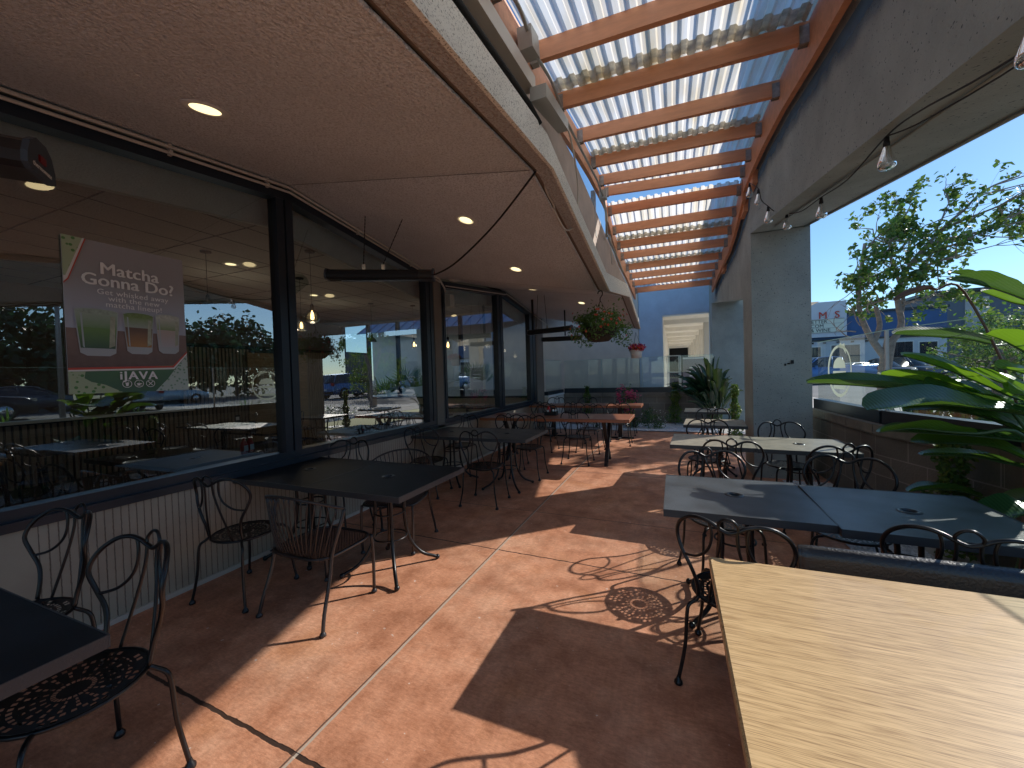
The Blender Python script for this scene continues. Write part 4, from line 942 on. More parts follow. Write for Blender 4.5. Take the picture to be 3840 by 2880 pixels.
# ------------------------------------------------------------------ poster on the glass (flat printed sheet)
def printed(name,c1,c2,z0,z1,rough=.45,nz=0,scale=8):
    t=NT(name); p=t.n('ShaderNodeBsdfPrincipled'); t.lk(p.outputs[0],t.o.inputs[0]); p.inputs['Roughness'].default_value=rough
    tc=t.n('ShaderNodeTexCoord'); sx=t.n('ShaderNodeSeparateXYZ'); t.lk(tc.outputs['Object'],sx.inputs[0])
    n=t.n('ShaderNodeTexNoise'); n.inputs['Scale'].default_value=scale; n.inputs['Detail'].default_value=6; t.lk(tc.outputs['Object'],n.inputs[0])
    a=t.n('ShaderNodeMath',operation='MULTIPLY_ADD'); a.inputs[1].default_value=nz; t.lk(n.outputs[0],a.inputs[0]); t.lk(sx.outputs[2],a.inputs[2])
    r=t.n('ShaderNodeMapRange'); r.inputs['From Min'].default_value=z0; r.inputs['From Max'].default_value=z1; t.lk(a.outputs[0],r.inputs[0])
    m=t.n('ShaderNodeMix',data_type='RGBA'); t.lk(r.outputs[0],m.inputs[0]); m.inputs[6].default_value=rgb(c1); m.inputs[7].default_value=rgb(c2); t.lk(m.outputs[2],p.inputs['Base Color'])
    p.inputs['Emission Color'].default_value=(0,0,0,1)
    return t.m
def bubbles(name,bg,dot,sc):
    t=NT(name); p=t.n('ShaderNodeBsdfPrincipled'); t.lk(p.outputs[0],t.o.inputs[0]); p.inputs['Roughness'].default_value=.45
    tc=t.n('ShaderNodeTexCoord'); v=t.n('ShaderNodeTexVoronoi'); v.inputs['Scale'].default_value=sc; t.lk(tc.outputs['Object'],v.inputs['Vector'])
    r=t.n('ShaderNodeMapRange'); r.inputs['From Min'].default_value=.28; r.inputs['From Max'].default_value=.34; t.lk(v.outputs['Distance'],r.inputs[0])
    m=t.n('ShaderNodeMix',data_type='RGBA'); t.lk(r.outputs[0],m.inputs[0]); m.inputs[6].default_value=rgb(dot); m.inputs[7].default_value=rgb(bg); t.lk(m.outputs[2],p.inputs['Base Color']); return t.m
PW,PH=.645,.99; PX=WX-.035
po=thing('cafe_poster','matcha drinks poster with three glasses stuck on the first window','poster',(PX,1.19,1.515))
def pp(name,uv,k,m,parent=po):
    b=MB(); b.add([(k*.0011,u*PW,v*PH) for u,v in uv],[tuple(range(len(uv)))]); return b.build(name,m,parent)
b=MB(); b.bb(-.003,0,0,PW,0,PH); b.build('poster_sheet',M['white'],po)
pp('poster_background',[(0,.20),(1,.20),(1,1),(0,1)],1,printed('poster_grey_gradient',(.48,.54,.68),(.36,.35,.37),.42,.75))
pp('poster_wood',[(0,.13),(1,.14),(1,.42),(0,.42)],2,printed('poster_wood_print',(.10,.06,.05),(.25,.17,.15),.15,.42,nz=.12,scale=22))
pp('poster_green_band',[(0,0),(1,0),(1,.20),(0,.145)],3,printed('poster_green',(.06,.13,.08),(.09,.20,.09),0,.2,nz=.05))
pp('poster_red_line',[(0,.152),(.86,.172),(1,.285),(1,.272),(.865,.160),(0,.142)],4,M['white'])
pp('poster_red_line',[(0,.166),(.855,.186),(1,.298),(1,.285),(.86,.172),(0,.152)],4,mat('poster_red',(.62,.09,.06),.5))
bubL=bubbles('green_bubbles',(.42,.52,.33),(.10,.26,.08),34)
pp('poster_bubbles',[(0,.141),(.12,.143),(.11,.10),(.16,.075),(.26,.055),(.40,.0),(0,0)],5,bubL)
pp('poster_bubbles',[(1,.27),(.87,.158),(.80,.09),(.72,.03),(.68,0),(1,0)],5,bubbles('pale_bubbles',(.50,.60,.55),(.20,.36,.24),42))
pp('poster_bubbles',[(0,1),(.145,1),(.015,.745),(0,.745)],5,bubL)
pp('poster_red_line',[(.145,1),(.165,1),(.03,.73),(0,.70),(0,.745),(.015,.745)],6,M['white'])
pp('poster_red_line',[(.160,1),(.170,1),(.035,.725),(0,.695),(0,.705),(.028,.73)],7,mat('poster_red2',(.62,.09,.06),.5))
M['printshine']=mat('print_highlight',(.42,.50,.52),.3)
M['printshade']=mat('print_light_side',(.45,.48,.36),.4,noise=.3,nscale=30)
def cup(u0,u1,v0,v1,cols,name):
    n=10; top=[(u0+(u1-u0)*(.5-.5*cos(pi*k/n)),v1+.018*sin(pi*k/n)) for k in range(n+1)]; w=(u1-u0)
    out=[(u0+w*.10,v0+.02),(u0+w*.25,v0),(u1-w*.25,v0),(u1-w*.10,v0+.02),(u1,v1)]+top[::-1][1:]
    pp(name,out,8,mat(name+'_glass',(.48,.52,.56),.2))
    H_=(v1-v0-.05)
    for i,(f0,f1,c1,c2) in enumerate(cols):
        a,bb=v0+.05+H_*f0,v0+.05+H_*f1; q=lambda f:w*.09*(1-f)+.008
        pp(name+'_fill',[(u0+q(f0),a),(u1-q(f0),a),(u1-q(f1),bb),(u0+q(f1),bb)],9+i*.3,printed(name+str(i),c1,c2,a*PH,bb*PH,nz=.03,scale=30))
    pp(name+'_shine',[(u0+w*.16,v0+.06),(u0+w*.20,v0+.05),(u0+w*.17,v1-.02),(u0+w*.13,v1-.02)],10.2,M['printshine'])
    pp(name+'_shade',[(u1-w*.26,v0+.055),(u1-w*.12,v0+.07),(u1-w*.09,v1-.03),(u1-w*.20,v1-.03)],10.2,M['printshade'])
    pp(name+'_foam',[(u0+w*.5+w*.46*cos(2*pi*k/18),v1-.004+.017*sin(2*pi*k/18)) for k in range(18)],10.5,mat(name+'_foam',cols[-1][3],.6,noise=.3,nscale=60))
cup(.055,.39,.245,.54,[(0,.55,(.05,.10,.08),(.16,.30,.10)),(.55,1,(.16,.30,.12),(.40,.50,.42))],'tall_glass')
cup(.42,.69,.265,.54,[(0,.6,(.50,.26,.09),(.17,.10,.07)),(.6,1,(.42,.48,.46),(.22,.32,.12))],'middle_glass')
cup(.70,.94,.275,.55,[(0,.55,(.50,.50,.56),(.52,.44,.40)),(.55,1,(.20,.30,.10),(.58,.62,.55))],'right_glass')
M['postertext']=mat('poster_white_ink',(.95,.95,.95),.6)
def ptext(s,u,v,size,off=0,sp=1,m=None):
    for k in range(3 if off else 1): text(s,(.0125+k*.0004,u*PW+k*.0022,v*PH+(k%2)*.0018),(pi/2,0,pi/2),size,M['postertext'],'poster_lettering',po,off=0,spacing=sp)
ptext('Matcha',.50,.79,.108,.0018,1.02,M['postertext']); ptext('Gonna Do?',.50,.71,.108,.0018,1.0,M['postertext'])
ptext('Get whisked away',.53,.655,.050,0,1.05); ptext('with the new',.53,.615,.050,0,1.05); ptext('matcha lineup!',.53,.575,.050,0,1.05)
ptext('iJAVA',.53,.088,.078,.0025,1.14,M['postertext'])
for i,u in enumerate((.43,.53,.63)):
    b=MB(); n=26; 
    for k in range(n):
        a,c=2*pi*k/n,2*pi*(k+1)/n; R1,R2=.026,.0225
        b.quad(*[(.0125,u*PW+R*cos(t),.057*PH+R*sin(t)) for R,t in ((R1,a),(R1,c),(R2,c),(R2,a))])
    def q(pts): b.add([(.0125,u*PW+y,.057*PH+z) for y,z in pts],[tuple(range(len(pts)))])
    if i==0: q([(-.009,.006),(.009,.006),(.006,-.015),(-.006,-.015)]); q([(-.011,.009),(.011,.009),(.011,.0065),(-.011,.0065)]); q([(.002,.0095),(.004,.0095),(.008,.018),(.006,.018)])
    elif i==1: q([(-.013,.003),(.011,.003),(.008,-.006),(.002,-.011),(-.005,-.011),(-.011,-.006)]); q([(-.015,-.013),(.013,-.013),(.011,-.015),(-.013,-.015)]); q([(.011,.002),(.017,.001),(.014,-.005),(.010,-.004)]); q([(-.002,.006),(.000,.006),(.002,.015),(0,.015)])
    else: q([(-.014,.012),(-.011,.015),(.013,-.011),(.010,-.014)]); q([(.014,.012),(.011,.015),(-.013,-.011),(-.010,-.014)]); q([(.008,.009),(.012,.016),(.017,.011)]); q([(-.016,.014),(-.010,.017),(-.008,.008)])
    b.build('poster_icon',M['postertext'],po)
# ------------------------------------------------------------------ plants
def leaf_mesh(b,pts,w,fold=.35,roll=0,mi=0,n=12,tw=0,face=None):
    P=spline(pts,max(3,n//(len(pts)-1))); N=len(P); vs=[];fs=[]
    for i,p in enumerate(P):
        t=(P[min(i+1,N-1)]-P[max(i-1,0)]).normalized(); f=i/(N-1)
        up=Vector((0,0,1)) if face is None else Vector(face)
        s=t.cross(up); s=s.normalized() if s.length>1e-4 else Vector((1,0,0))
        u=s.cross(t).normalized(); a=roll+tw*f; s2=s*cos(a)+u*sin(a); u2=-s*sin(a)+u*cos(a)
        ww=w*.5*(sin(pi*min(1,f*.97+.03)**.8)**.75 if f<1 else 0)
        wob=.02*w*sin(f*15+w*40)
        vs+= [p-s2*ww+u2*(ww*fold+wob), p-s2*ww*.5+u2*ww*fold*.35, p, p+s2*ww*.5+u2*ww*fold*.35, p+s2*ww+u2*(ww*fold-wob)]
    for i in range(N-1):
        for k in range(4): fs.append((i*5+k,i*5+k+1,(i+1)*5+k+1,(i+1)*5+k))
    b.add(vs,fs,mi,True)
def veined(name,c1,c2,tr,rough=.3):
    t=NT(name); p=t.n('ShaderNodeBsdfPrincipled'); p.inputs['Roughness'].default_value=rough; p.inputs['Specular IOR Level'].default_value=.6
    tc=t.n('ShaderNodeTexCoord'); mp=t.n('ShaderNodeMapping'); mp.inputs['Rotation'].default_value=(.3,.8,.5); t.lk(tc.outputs['Object'],mp.inputs[0])
    w=t.n('ShaderNodeTexWave'); w.inputs['Scale'].default_value=24; w.inputs['Distortion'].default_value=1.5; w.inputs['Detail'].default_value=2; t.lk(mp.outputs[0],w.inputs[0])
    m=t.n('ShaderNodeMix',data_type='RGBA'); t.lk(w.outputs[1],m.inputs[0]); m.inputs[6].default_value=rgb(c1); m.inputs[7].default_value=rgb(c2)
    t.lk(m.outputs[2],p.inputs['Base Color']); b=t.n('ShaderNodeBump'); b.inputs['Strength'].default_value=.25; b.inputs['Distance'].default_value=.003; t.lk(w.outputs[1],b.inputs['Height']); t.lk(b.outputs[0],p.inputs['Normal']); tl=t.n('ShaderNodeBsdfTranslucent'); tl.inputs[0].default_value=rgb((c1[0]*3.2+.03,c1[1]*2.6,c1[2]*.9)); s=t.n('ShaderNodeMixShader'); s.inputs[0].default_value=tr
    t.lk(p.outputs[0],s.inputs[1]); t.lk(tl.outputs[0],s.inputs[2]); t.lk(s.outputs[0],t.o.inputs[0]); return t.m
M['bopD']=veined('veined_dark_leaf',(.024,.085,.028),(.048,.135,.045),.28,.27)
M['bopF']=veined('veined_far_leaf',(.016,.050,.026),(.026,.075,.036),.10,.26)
M['bopB']=veined('veined_bright_leaf',(.05,.14,.02),(.075,.18,.03),.42,.3)
M['stem']=mat('green_grey_stem',(.07,.12,.045),.45)
bp=thing('bird_of_paradise_plant','large paddle leaved plant reaching in from the right over the near tables','plant',(0,0,0))
BASE=Vector((1.98,3.45,.10)); KS=1.42
LV=[ # pts tip->base, width, fold, roll, bright
([(0.647,2.5,1.464),(0.873,2.48,1.447),(1.049,2.45,1.42),(1.213,2.42,1.385)],.115,.55,.5,0),
([(0.789,2.2,1.350),(0.955,2.2,1.378),(1.129,2.2,1.365),(1.34,2.2,1.325)],.21,.28,.45,0),
([(0.983,2.6,1.494),(1.13,2.6,1.469),(1.262,2.58,1.421),(1.369,2.56,1.366)],.12,.5,.7,1),
([(1.031,2.5,1.593),(1.178,2.5,1.528),(1.317,2.5,1.448),(1.413,2.5,1.387)],.11,.4,.55,1),
([(0.921,2.3,1.685),(1.051,2.3,1.667),(1.165,2.3,1.648),(1.252,2.3,1.617)],.10,.5,.5,0),
([(1.101,2.45,1.444),(1.223,2.45,1.405),(1.323,2.45,1.367),(1.45,2.45,1.32)],.20,.28,.5,0),
([(0.792,2.1,1.266),(0.896,2.1,1.286),(1.003,2.1,1.276),(1.091,2.1,1.271)],.12,.3,.8,1),
([(0.90,2.3,1.245),(1.115,2.3,1.237),(1.242,2.3,1.228),(1.362,2.3,1.211)],.16,.3,.7,0),
([(1.108,2.3,1.906),(1.197,2.3,1.878),(1.274,2.3,1.84),(1.362,2.3,1.785)],.12,.4,.7,0),
([(1.136,2.35,1.947),(1.191,2.35,1.928),(1.239,2.35,1.901),(1.286,2.35,1.874)],.07,.3,.6,0),
([(0.966,2.4,1.849),(1.027,2.4,1.874),(1.081,2.4,1.891),(1.112,2.4,1.884)],.045,.8,.3,2),
([(1.328,2.5,1.676),(1.378,2.5,1.65),(1.423,2.5,1.615),(1.48,2.5,1.567)],.13,.3,.9,1),
([(1.262,2.4,1.86),(1.313,2.4,1.828),(1.36,2.4,1.801),(1.421,2.4,1.778)],.08,.4,.6,1),
([(1.10,2.5,1.105),(1.278,2.5,1.108),(1.372,2.5,1.089),(1.48,2.5,1.062)],.12,.3,.7,0),
([(1.178,2.8,0.846),(1.284,2.8,0.87),(1.387,2.8,0.867),(1.473,2.8,0.845)],.11,.4,.8,0),
([(1.10,2.05,.93),(1.16,2.05,.972),(1.22,2.05,.985),(1.29,2.07,.968)],.14,.4,.6,0),
([(1.393,2.5,0.876),(1.426,2.5,0.91),(1.48,2.5,0.951),(1.515,2.5,0.969)],.08,.3,.6,1),
([(1.35,2.75,1.50),(1.46,2.7,1.46),(1.56,2.65,1.38),(1.62,2.6,1.28)],.16,.3,.8,1),
([(1.30,2.9,1.30),(1.42,2.8,1.30),(1.52,2.7,1.24),(1.60,2.6,1.15)],.18,.3,.8,0),
([(1.25,2.55,1.32),(1.36,2.5,1.29),(1.47,2.45,1.22),(1.57,2.4,1.12)],.15,.3,.5,1),
([(1.02,2.45,1.33),(1.17,2.42,1.33),(1.30,2.4,1.29),(1.45,2.4,1.20)],.15,.3,.5,0),
([(1.22,2.15,1.42),(1.28,2.15,1.41),(1.36,2.2,1.37),(1.48,2.3,1.28)],.16,.3,.5,1),
([(1.00,2.35,1.19),(1.13,2.3,1.20),(1.27,2.3,1.18),(1.40,2.3,1.10)],.13,.3,.5,1),
([(1.15,2.7,1.40),(1.27,2.65,1.385),(1.38,2.6,1.34),(1.50,2.55,1.25)],.17,.3,.5,1),
([(1.26,2.3,1.52),(1.33,2.3,1.50),(1.41,2.32,1.45),(1.50,2.35,1.37)],.13,.3,.5,1),
]
for li,(pts,w,fold,roll,br) in enumerate(LV):
    ks=1.85 if li in (4,8,9,10,12) else KS
    pts=[(x*ks,y*ks,1.55+(z-1.55)*ks) for x,y,z in pts]; w*=ks*(1.55 if br<2 else 1)
    b=MB(); leaf_mesh(b,pts,w,fold,roll,face=(-.35,-.55,.75),n=15); lf=b.build('leaf',[M['bopD'],M['bopB'],M['leafdead']][br],bp)
    e=Vector(pts[-1]); d=(e-Vector(pts[-2])).normalized()
    b=MB(); P=spline([Vector(p)+Vector((0,0,-.003)) for p in pts]+[e+d*.18,(e+d*.25)*.45+BASE*.55+Vector((.12,0,.15)),BASE+Vector((random.uniform(-.05,.05),random.uniform(-.08,.08),-.08))],5); N=len(P)
    b.tube(P,[.0018+.0075*min(1,i/(N*.55)) for i in range(N)],6); b.build('leaf_stalk',M['stem'] if br<2 else M['leafdead'],lf)
def scatter(b,n,fn,size,mats=1,flat=.0,aspect=.6,up=.3):
    for i in range(n):
        p=Vector(fn()); s=size*random.uniform(.6,1.3); d=Vector((random.gauss(0,1),random.gauss(0,1),random.gauss(0,1)+up)).normalized()
        a=d.orthogonal().normalized(); a=Matrix.Rotation(random.uniform(0,6.28),3,d)@a; c=d.cross(a)
        b.add([p-a*s,p-c*s*aspect*.55-a*s*.3,p+a*s*.05-c*s*aspect+d*s*.12,p+a*s,p+a*s*.05+c*s*aspect+d*s*.12,p+c*s*aspect*.55-a*s*.3],[(0,1,2,3),(0,3,4,5)],random.randrange(mats))
def ell(c,r,shell=.5):
    def f():
        while 1:
            v=Vector([random.uniform(-1,1) for _ in range(3)])
            if shell<v.length<1: return (c[0]+v.x*r[0],c[1]+v.y*r[1],c[2]+v.z*r[2])
    return f
def clumps(c,r,n,cr):
    cs=[]
    f=ell(c,r,.35)
    for i in range(n): cs.append((f(),random.uniform(.6,1.3)*cr))
    def g():
        q,k=random.choice(cs); v=Vector([random.gauss(0,.5) for _ in range(3)]); return (q[0]+v.x*k,q[1]+v.y*k,q[2]+v.z*k)
    return g
# far spiky clump
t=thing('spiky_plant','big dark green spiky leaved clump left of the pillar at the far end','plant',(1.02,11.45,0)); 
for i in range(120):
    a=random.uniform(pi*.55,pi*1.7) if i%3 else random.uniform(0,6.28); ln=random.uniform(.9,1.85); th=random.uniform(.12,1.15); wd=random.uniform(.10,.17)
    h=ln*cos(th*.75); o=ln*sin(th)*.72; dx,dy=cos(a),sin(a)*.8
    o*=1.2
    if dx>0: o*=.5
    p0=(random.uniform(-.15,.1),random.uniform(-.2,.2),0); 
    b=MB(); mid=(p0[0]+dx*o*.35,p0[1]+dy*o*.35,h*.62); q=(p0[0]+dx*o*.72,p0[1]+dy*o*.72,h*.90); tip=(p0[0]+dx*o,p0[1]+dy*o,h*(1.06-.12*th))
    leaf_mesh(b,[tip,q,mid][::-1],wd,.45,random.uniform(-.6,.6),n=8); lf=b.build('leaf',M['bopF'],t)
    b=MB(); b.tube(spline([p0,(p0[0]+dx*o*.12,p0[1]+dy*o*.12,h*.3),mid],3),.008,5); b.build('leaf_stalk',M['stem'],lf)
def column(x,y,z0,z1,r,label,n=1500,lm=None):
    t=thing('climbing_shrub',label,'shrub',(x,y,0),0,'slim shrubs trained against the block walls'); b=MB()
    def f():
        z=random.uniform(z0,z1); k=r*(1-.55*((z-z0)/(z1-z0))**2)*(.8+.3*sin(z*17)); a=random.uniform(0,6.28); q=random.random()**.5; return (cos(a)*k*q,sin(a)*k*q*.8,z)
    scatter(b,n,f,.026,3); b.build('foliage',[lm or M['leafO'],M['leafY'],M['leafO']],t); b=MB()
    for k in range(3): b.tube(spline([(0,0,0),(.03*sin(k*2),.03*cos(k*2),(z1)*.5),(.02*cos(k),0,z1*.85)],4),.008,5)
    b.build('stem',M['bark'],t)
column(.02,11.88,.10,1.22,.20,'slim leafy shrub at the left side of the spiky plant')
column(-2.45,11.9,.08,1.16,.17,'slim leafy shrub below the far glass, behind the wood tables')
column(2.02,4.15,.05,.98,.19,'slim shrub against the near block wall behind the big leaves',1500)
column(.97,7.75,.1,1.28,.12,'slim shrub just left of the big pillar')
def bush(x,y,rx,rz,label,fl=None,n=1100):
    t=thing('low_bush',label,'bush',(x,y,0),0,'low flowering bushes in the white rock bed'); b=MB(); g=clumps((0,0,rz*.95),(rx,rx*.8,rz),26,rx*.28)
    scatter(b,n,lambda:[max(.02,v) if i==2 else v for i,v in enumerate(g())],.024,2); b.build('foliage',[M['leafD'],M['leafO']],t)
    if fl: b=MB(); scatter(b,70,ell((0,0,rz),(rx,rx*.8,rz),.85),.016); b.build('blossoms',fl,t)
M['whitepetal']=mat('white_petals',(.75,.74,.68),.7)
bush(-.50,11.2,.40,.27,'round dark bush with white flowers in front of the far block wall',M['whitepetal'])
bush(-1.9,11.3,.38,.17,'low dark bush behind the farther wood table, left of the pink flowers',M['whitepetal'],800)
bush(-1.15,11.2,.30,.15,'low bush growing under the pink flowering plant',None,700)
bush(1.62,2.5,.22,.11,'low dark bush in the rock under the blue grey tables',None,600)
t=thing('pink_flower_plant','tall pink flowering plant behind the farther red wood table','plant',(-1.18,11.1,0)); b=MB()
scatter(b,500,clumps((0,0,.62),(.22,.18,.50),18,.12),.028,2); b.build('foliage',[M['leafY'],M['leafO']],t)
b=MB(); scatter(b,620,clumps((0,0,.72),(.30,.2,.48),26,.09),.030,1,aspect=.8); b.build('blossoms',M['pink'],t)
b=MB()
for k in range(5): b.tube(spline([(0,0,0),(.1*sin(k*1.9),.1*cos(k*1.9),.5),(.2*sin(k*1.9),.15*cos(k),1.0)],4),.006,5)
b.build('stem',M['stem'],t)
t=thing('hanging_flower_basket','big hanging basket with trailing greenery and coral flowers under the eave','hanging basket',(-.905,5.30,2.12)); b=MB()
b.lathe([(.0,-.16),(.12,-.15),(.20,-.08),(.235,.02),(.22,.03),(.0,.03)],(0,0,0),18); b.build('basket',M['wicker'],t)
b=MB(); 
g1=clumps((0,0,.10),(.34,.30,.15),34,.11)
def trail():
    a=random.uniform(0,6.28); r=random.uniform(.24,.42); k=.5+.5*sin(a*3.3); return (cos(a)*r,sin(a)*r*.85,.05-random.random()**1.3*(.12+.16*k))
scatter(b,1700,g1,.021,2); scatter(b,900,trail,.019,2); b.build('foliage',[M['basketgreen'],M['leafO']],t)
b=MB(); 
for i in range(46):
    a=random.uniform(0,6.28); r=random.uniform(.30,.44); z=random.uniform(-.12,.24); c=Vector((cos(a)*r*(1-max(0,z)*.9),sin(a)*r*.85,z)); nd=(c.normalized()+Vector((0,-.4,.1))).normalized(); A=nd.orthogonal().normalized(); B=nd.cross(A)
    N=5; vs=[c]; 
    for k in range(N*2): q=2*pi*k/(N*2); rr=.019*(1 if k%2==0 else .72); vs.append(c+A*cos(q)*rr+B*sin(q)*rr+nd*.010)
    b.add(vs,[(0,1+k,1+(k+1)%(2*N)) for k in range(2*N)])
b.build('blossoms',M['coral'],t)
b=MB(); hk=Vector((.02,0,sof(-.885,5.30)-2.12))
for k in range(3): a=2*pi*k/3+.5; b.tube([(cos(a)*.22,sin(a)*.22,.03),tuple(hk-Vector((0,0,.15)))],.003,5)
b.tube(spline([hk-Vector((0,0,.17)),hk-Vector((0,0,.12)),hk+Vector((.03,0,-.07)),hk+Vector((.02,0,-.025)),hk+Vector((-.02,0,-.03)),hk+Vector((-.03,0,-.06))],5),.007,7); b.build('hanger',M['black'],t)
t=thing('hanging_pot','small white hanging pot with pink and purple flowers beyond the basket','hanging pot',(-.86,10.3,2.06)); b=MB()
b.lathe([(0,-.17),(.12,-.17),(.155,.02),(.15,.03),(0,.03)],(0,0,0),18); b.build('pot',M['white'],t)
b=MB(); scatter(b,260,ell((0,0,.06),(.20,.17,.10),.2),.022); b.build('foliage',M['leafO'],t)
b=MB(); scatter(b,380,ell((.02,-.03,.09),(.22,.18,.11),.4),.026,3,aspect=.85); b.build('blossoms',[M['pink'],M['purple'],M['coral']],t)
b=MB()
for k in range(3): a=2*pi*k/3; b.tube([(cos(a)*.15,sin(a)*.15,.02),(-.0,0,.48),],.003,5)
b.build('hanger',M['black'],t)
# fan palms and awning outside the far windows
def palm(x,y,h,r,label,n=9):
    t=thing('fan_palm',label,'palm',(x,y,0),0,'fan palms behind the dining room windows'); b=MB()
    for i in range(n):
        a=2*pi*i/n+.3; e=random.uniform(.2,1.2); c=Vector((cos(a)*cos(e)*r*.5,sin(a)*cos(e)*r*.5,h*.55+sin(e)*r*.7)); out=c-Vector((0,0,h*.5)); out.normalize(); sd=out.cross(Vector((0,0,1))).normalized(); u=sd.cross(out)
        for k in range(13):
            q=-1.3+2.6*k/12; d=(out*cos(q)+sd*sin(q)).normalized(); w=d.cross(u).normalized()*.014; L=r*.75*random.uniform(.85,1.05)
            b.add([c-w,c+w,c+d*L*.6+w*.9-u*.01,c+d*L-u*.05,c+d*L*.6-w*.9-u*.01],[(0,1,2,3,4)])
    b.build('fronds',M['leafB'],t); b=MB()
    for i in range(n):
        a=2*pi*i/n+.3; b.tube([(0,0,h*.3),(cos(a)*r*.35,sin(a)*r*.35,h*.6)],.008,5)
    b.tube([(0,0,0),(0,0,h*.4)],.06,8); b.build('trunk',M['bark'],t)
palm(-9.2,12.1,1.6,.95,'fan palm in the middle of the dining room far window'); palm(-10.3,12.0,1.3,.8,'smaller fan palm at the left of the far window'); palm(-6.4,12.2,1.8,.9,'fan palm seen through the window beyond the post')
aw=thing('metal_awning','blue standing seam metal awning outside the far dining windows','awning'); b=MB()
b.add([(-12,12.5,3.42),(-3.6,12.5,3.42),(-3.6,13.33,3.95),(-12,13.33,3.95)],[(0,1,2,3)])
for k in range(17): x=-12+k*.5; b.hexa([(x-.015,12.5,3.422),(x+.015,12.5,3.422),(x+.015,13.33,3.952),(x-.015,13.33,3.952)],[(x-.01,12.5,3.455),(x+.01,12.5,3.455),(x+.01,13.33,3.985),(x-.01,13.33,3.985)],1)
b.build('awning_sheet',[mat('blue_metal_roof',(.10,.19,.38),.4,metal=.2),mat('blue_metal_seam',(.07,.13,.26),.4)],aw)
# ------------------------------------------------------------------ dining room furniture
for i,(x,y,l) in enumerate(((-4.72,2.55,'table with parasol hole just inside the first window'),(-5.58,2.55,'second table with parasol hole inside the first window'))): dup(ta,(x,y,.02),0,l)
def dtable(x,y,w,d,label):
    t=thing('dining_table',label,'table',(x,y,.02),0,'dining tables inside the restaurant'); b=MB(); b.bb(-w/2,w/2,-d/2,d/2,.73,.76); b.build('tabletop',M['dtop'],t)
    b=MB(); b.box((0,0,.38),(.07,.07,.69)); b.box((0,0,.02),(.5,.5,.03)); b.build('pedestal',M['chrome'],t)
M['dtop']=mat('dark_laminate',(.035,.032,.032),.22,spec=.8)
for x,y,w,d,l in ((-7.9,4.75,1.5,.8,'dining table in front of the slatted counter end'),(-7.6,2.5,1.3,.8,'dining table in front of the slatted counter'),(-7.7,-.2,1.3,.8,'dining table at the far left behind the poster'),(-6.2,4.4,1.1,.8,'dining table behind the first mullion'),(-4.75,4.3,1.4,.8,'dining table inside the second window'),(-6.6,6.9,1.4,.8,'dining table before the pale wood panel'),(-5.0,6.7,1.4,.8,'dining table inside the window beyond the post'),(-7.4,9.3,1.6,.8,'dining table near the far dining window'),(-5.0,9.0,1.4,.8,'dining table near the farthest window')): dtable(x,y,w,d,l)
cg='black chairs inside the dining room'
for x,y,a,l in ((-7.2,3.5,0,'dark chair between two dining tables inside'),(-6.1,3.4,160,'dark chair behind the tables with parasol holes'),(-4.6,5.1,180,'dark chair beyond the table in the second window'),(-4.9,1.75,0,'dark chair low inside the first window, right'),(-5.8,1.75,0,'dark chair low inside the first window, middle'),(-7.4,5.7,180,'dark chair near the slatted partition'),(-6.6,7.7,180,'dark chair before the pale wood panel'),(-5.2,7.5,180,'dark chair inside the window beyond the post')):
    c=dup(ch0,(x,y,.02),radians(a),l); c['group']=cg
def sauce(x,y,z,label):
    t=thing('ketchup_bottle',label,'bottle',(x,y,z)); b=MB(); b.lathe([(0,0),(.034,0),(.036,.10),(.028,.13),(.014,.15),(.014,.17),(0,.17)],(0,0,0),12); b.build('bottle_body',M['red'],t); b=MB(); b.bb(.0355,.0375,-.022,.022,.035,.095); b.build('label',M['white'],t)
sauce(-4.42,2.92,.773,'red ketchup bottle on the inside table beside the mullion'); sauce(-4.40,2.84,.773,'second red ketchup bottle inside, nearer the glass'); sauce(-4.35,4.55,.78,'red ketchup bottle inside the second window')
for x,y,l in ((-6.35,4.25,'small white menu card stand on the table behind the first mullion'),(-4.30,4.45,'small white menu card stand inside the second window'),(-7.9,5.0,'small white menu card stand on the far dining table')):
    t=thing('card_stand',l,'card stand',(x,y,.78)); b=MB(); b.box((0,0,.006),(.09,.12,.012)); b.build('stand_base',M['black'],t); b=MB(); b.box((0,0,.085),(.006,.10,.145)); b.build('card',M['navy'],t); b=MB(); b.box((.004,0,.09),(.002,.065,.065)); b.build('white_square',M['white'],t)
def pendant(x,y,zb,label,kind):
    t=thing('pendant_lamp',label,'pendant lamp',(x,y,3.495),0,'pendant lamps inside the restaurant'); b=MB(); b.lathe([(0,0),(.07,0),(.07,-.02),(.0,-.03)],(0,0,0),18); b.build('canopy',M['black'],t)
    L=zb-3.495; b=MB(); b.tube([(0,0,-.02),(0,0,L+.16)],.004,6); b.lathe([(.01,L+.19),(.024,L+.17),(.028,L+.10),(.0,L+.10)],(0,0,0),12); b.build('cord',M['black'],t)
    if kind=='globe': b=MB(); b.ball((0,0,L),.105,20); b.build('globe',M['bulb'],t)
    if kind=='jar': b=MB(); b.lathe([(.03,L+.09),(.075,L+.05),(.08,L-.09)],(0,0,0),18); b.build('glass_shade',M['bulb'],t)
    if kind=='black': b=MB(); b.lathe([(.02,L+.12),(.09,L+.03),(.12,L-.03),(.0,L)],(0,0,0),18); b.build('lamp_shade',M['black'],t)
    else: b=MB(); b.lathe([(.006,L+.09),(.022,L+.03),(.026,L-.02),(.018,L-.045),(0,L-.05)],(0,0,0),12); b.build('lit_bulb',M['lampG2'],t)
M['lampG2']=emis('warm_lit_bulb',(1,.58,.20),9)
pendant(-4.98,4.30,2.52,'lit clear globe pendant lamp right of the first mullion','globe'); pendant(-6.45,5.32,2.60,'lit jar shaped pendant lamp behind the globe pendant','jar')
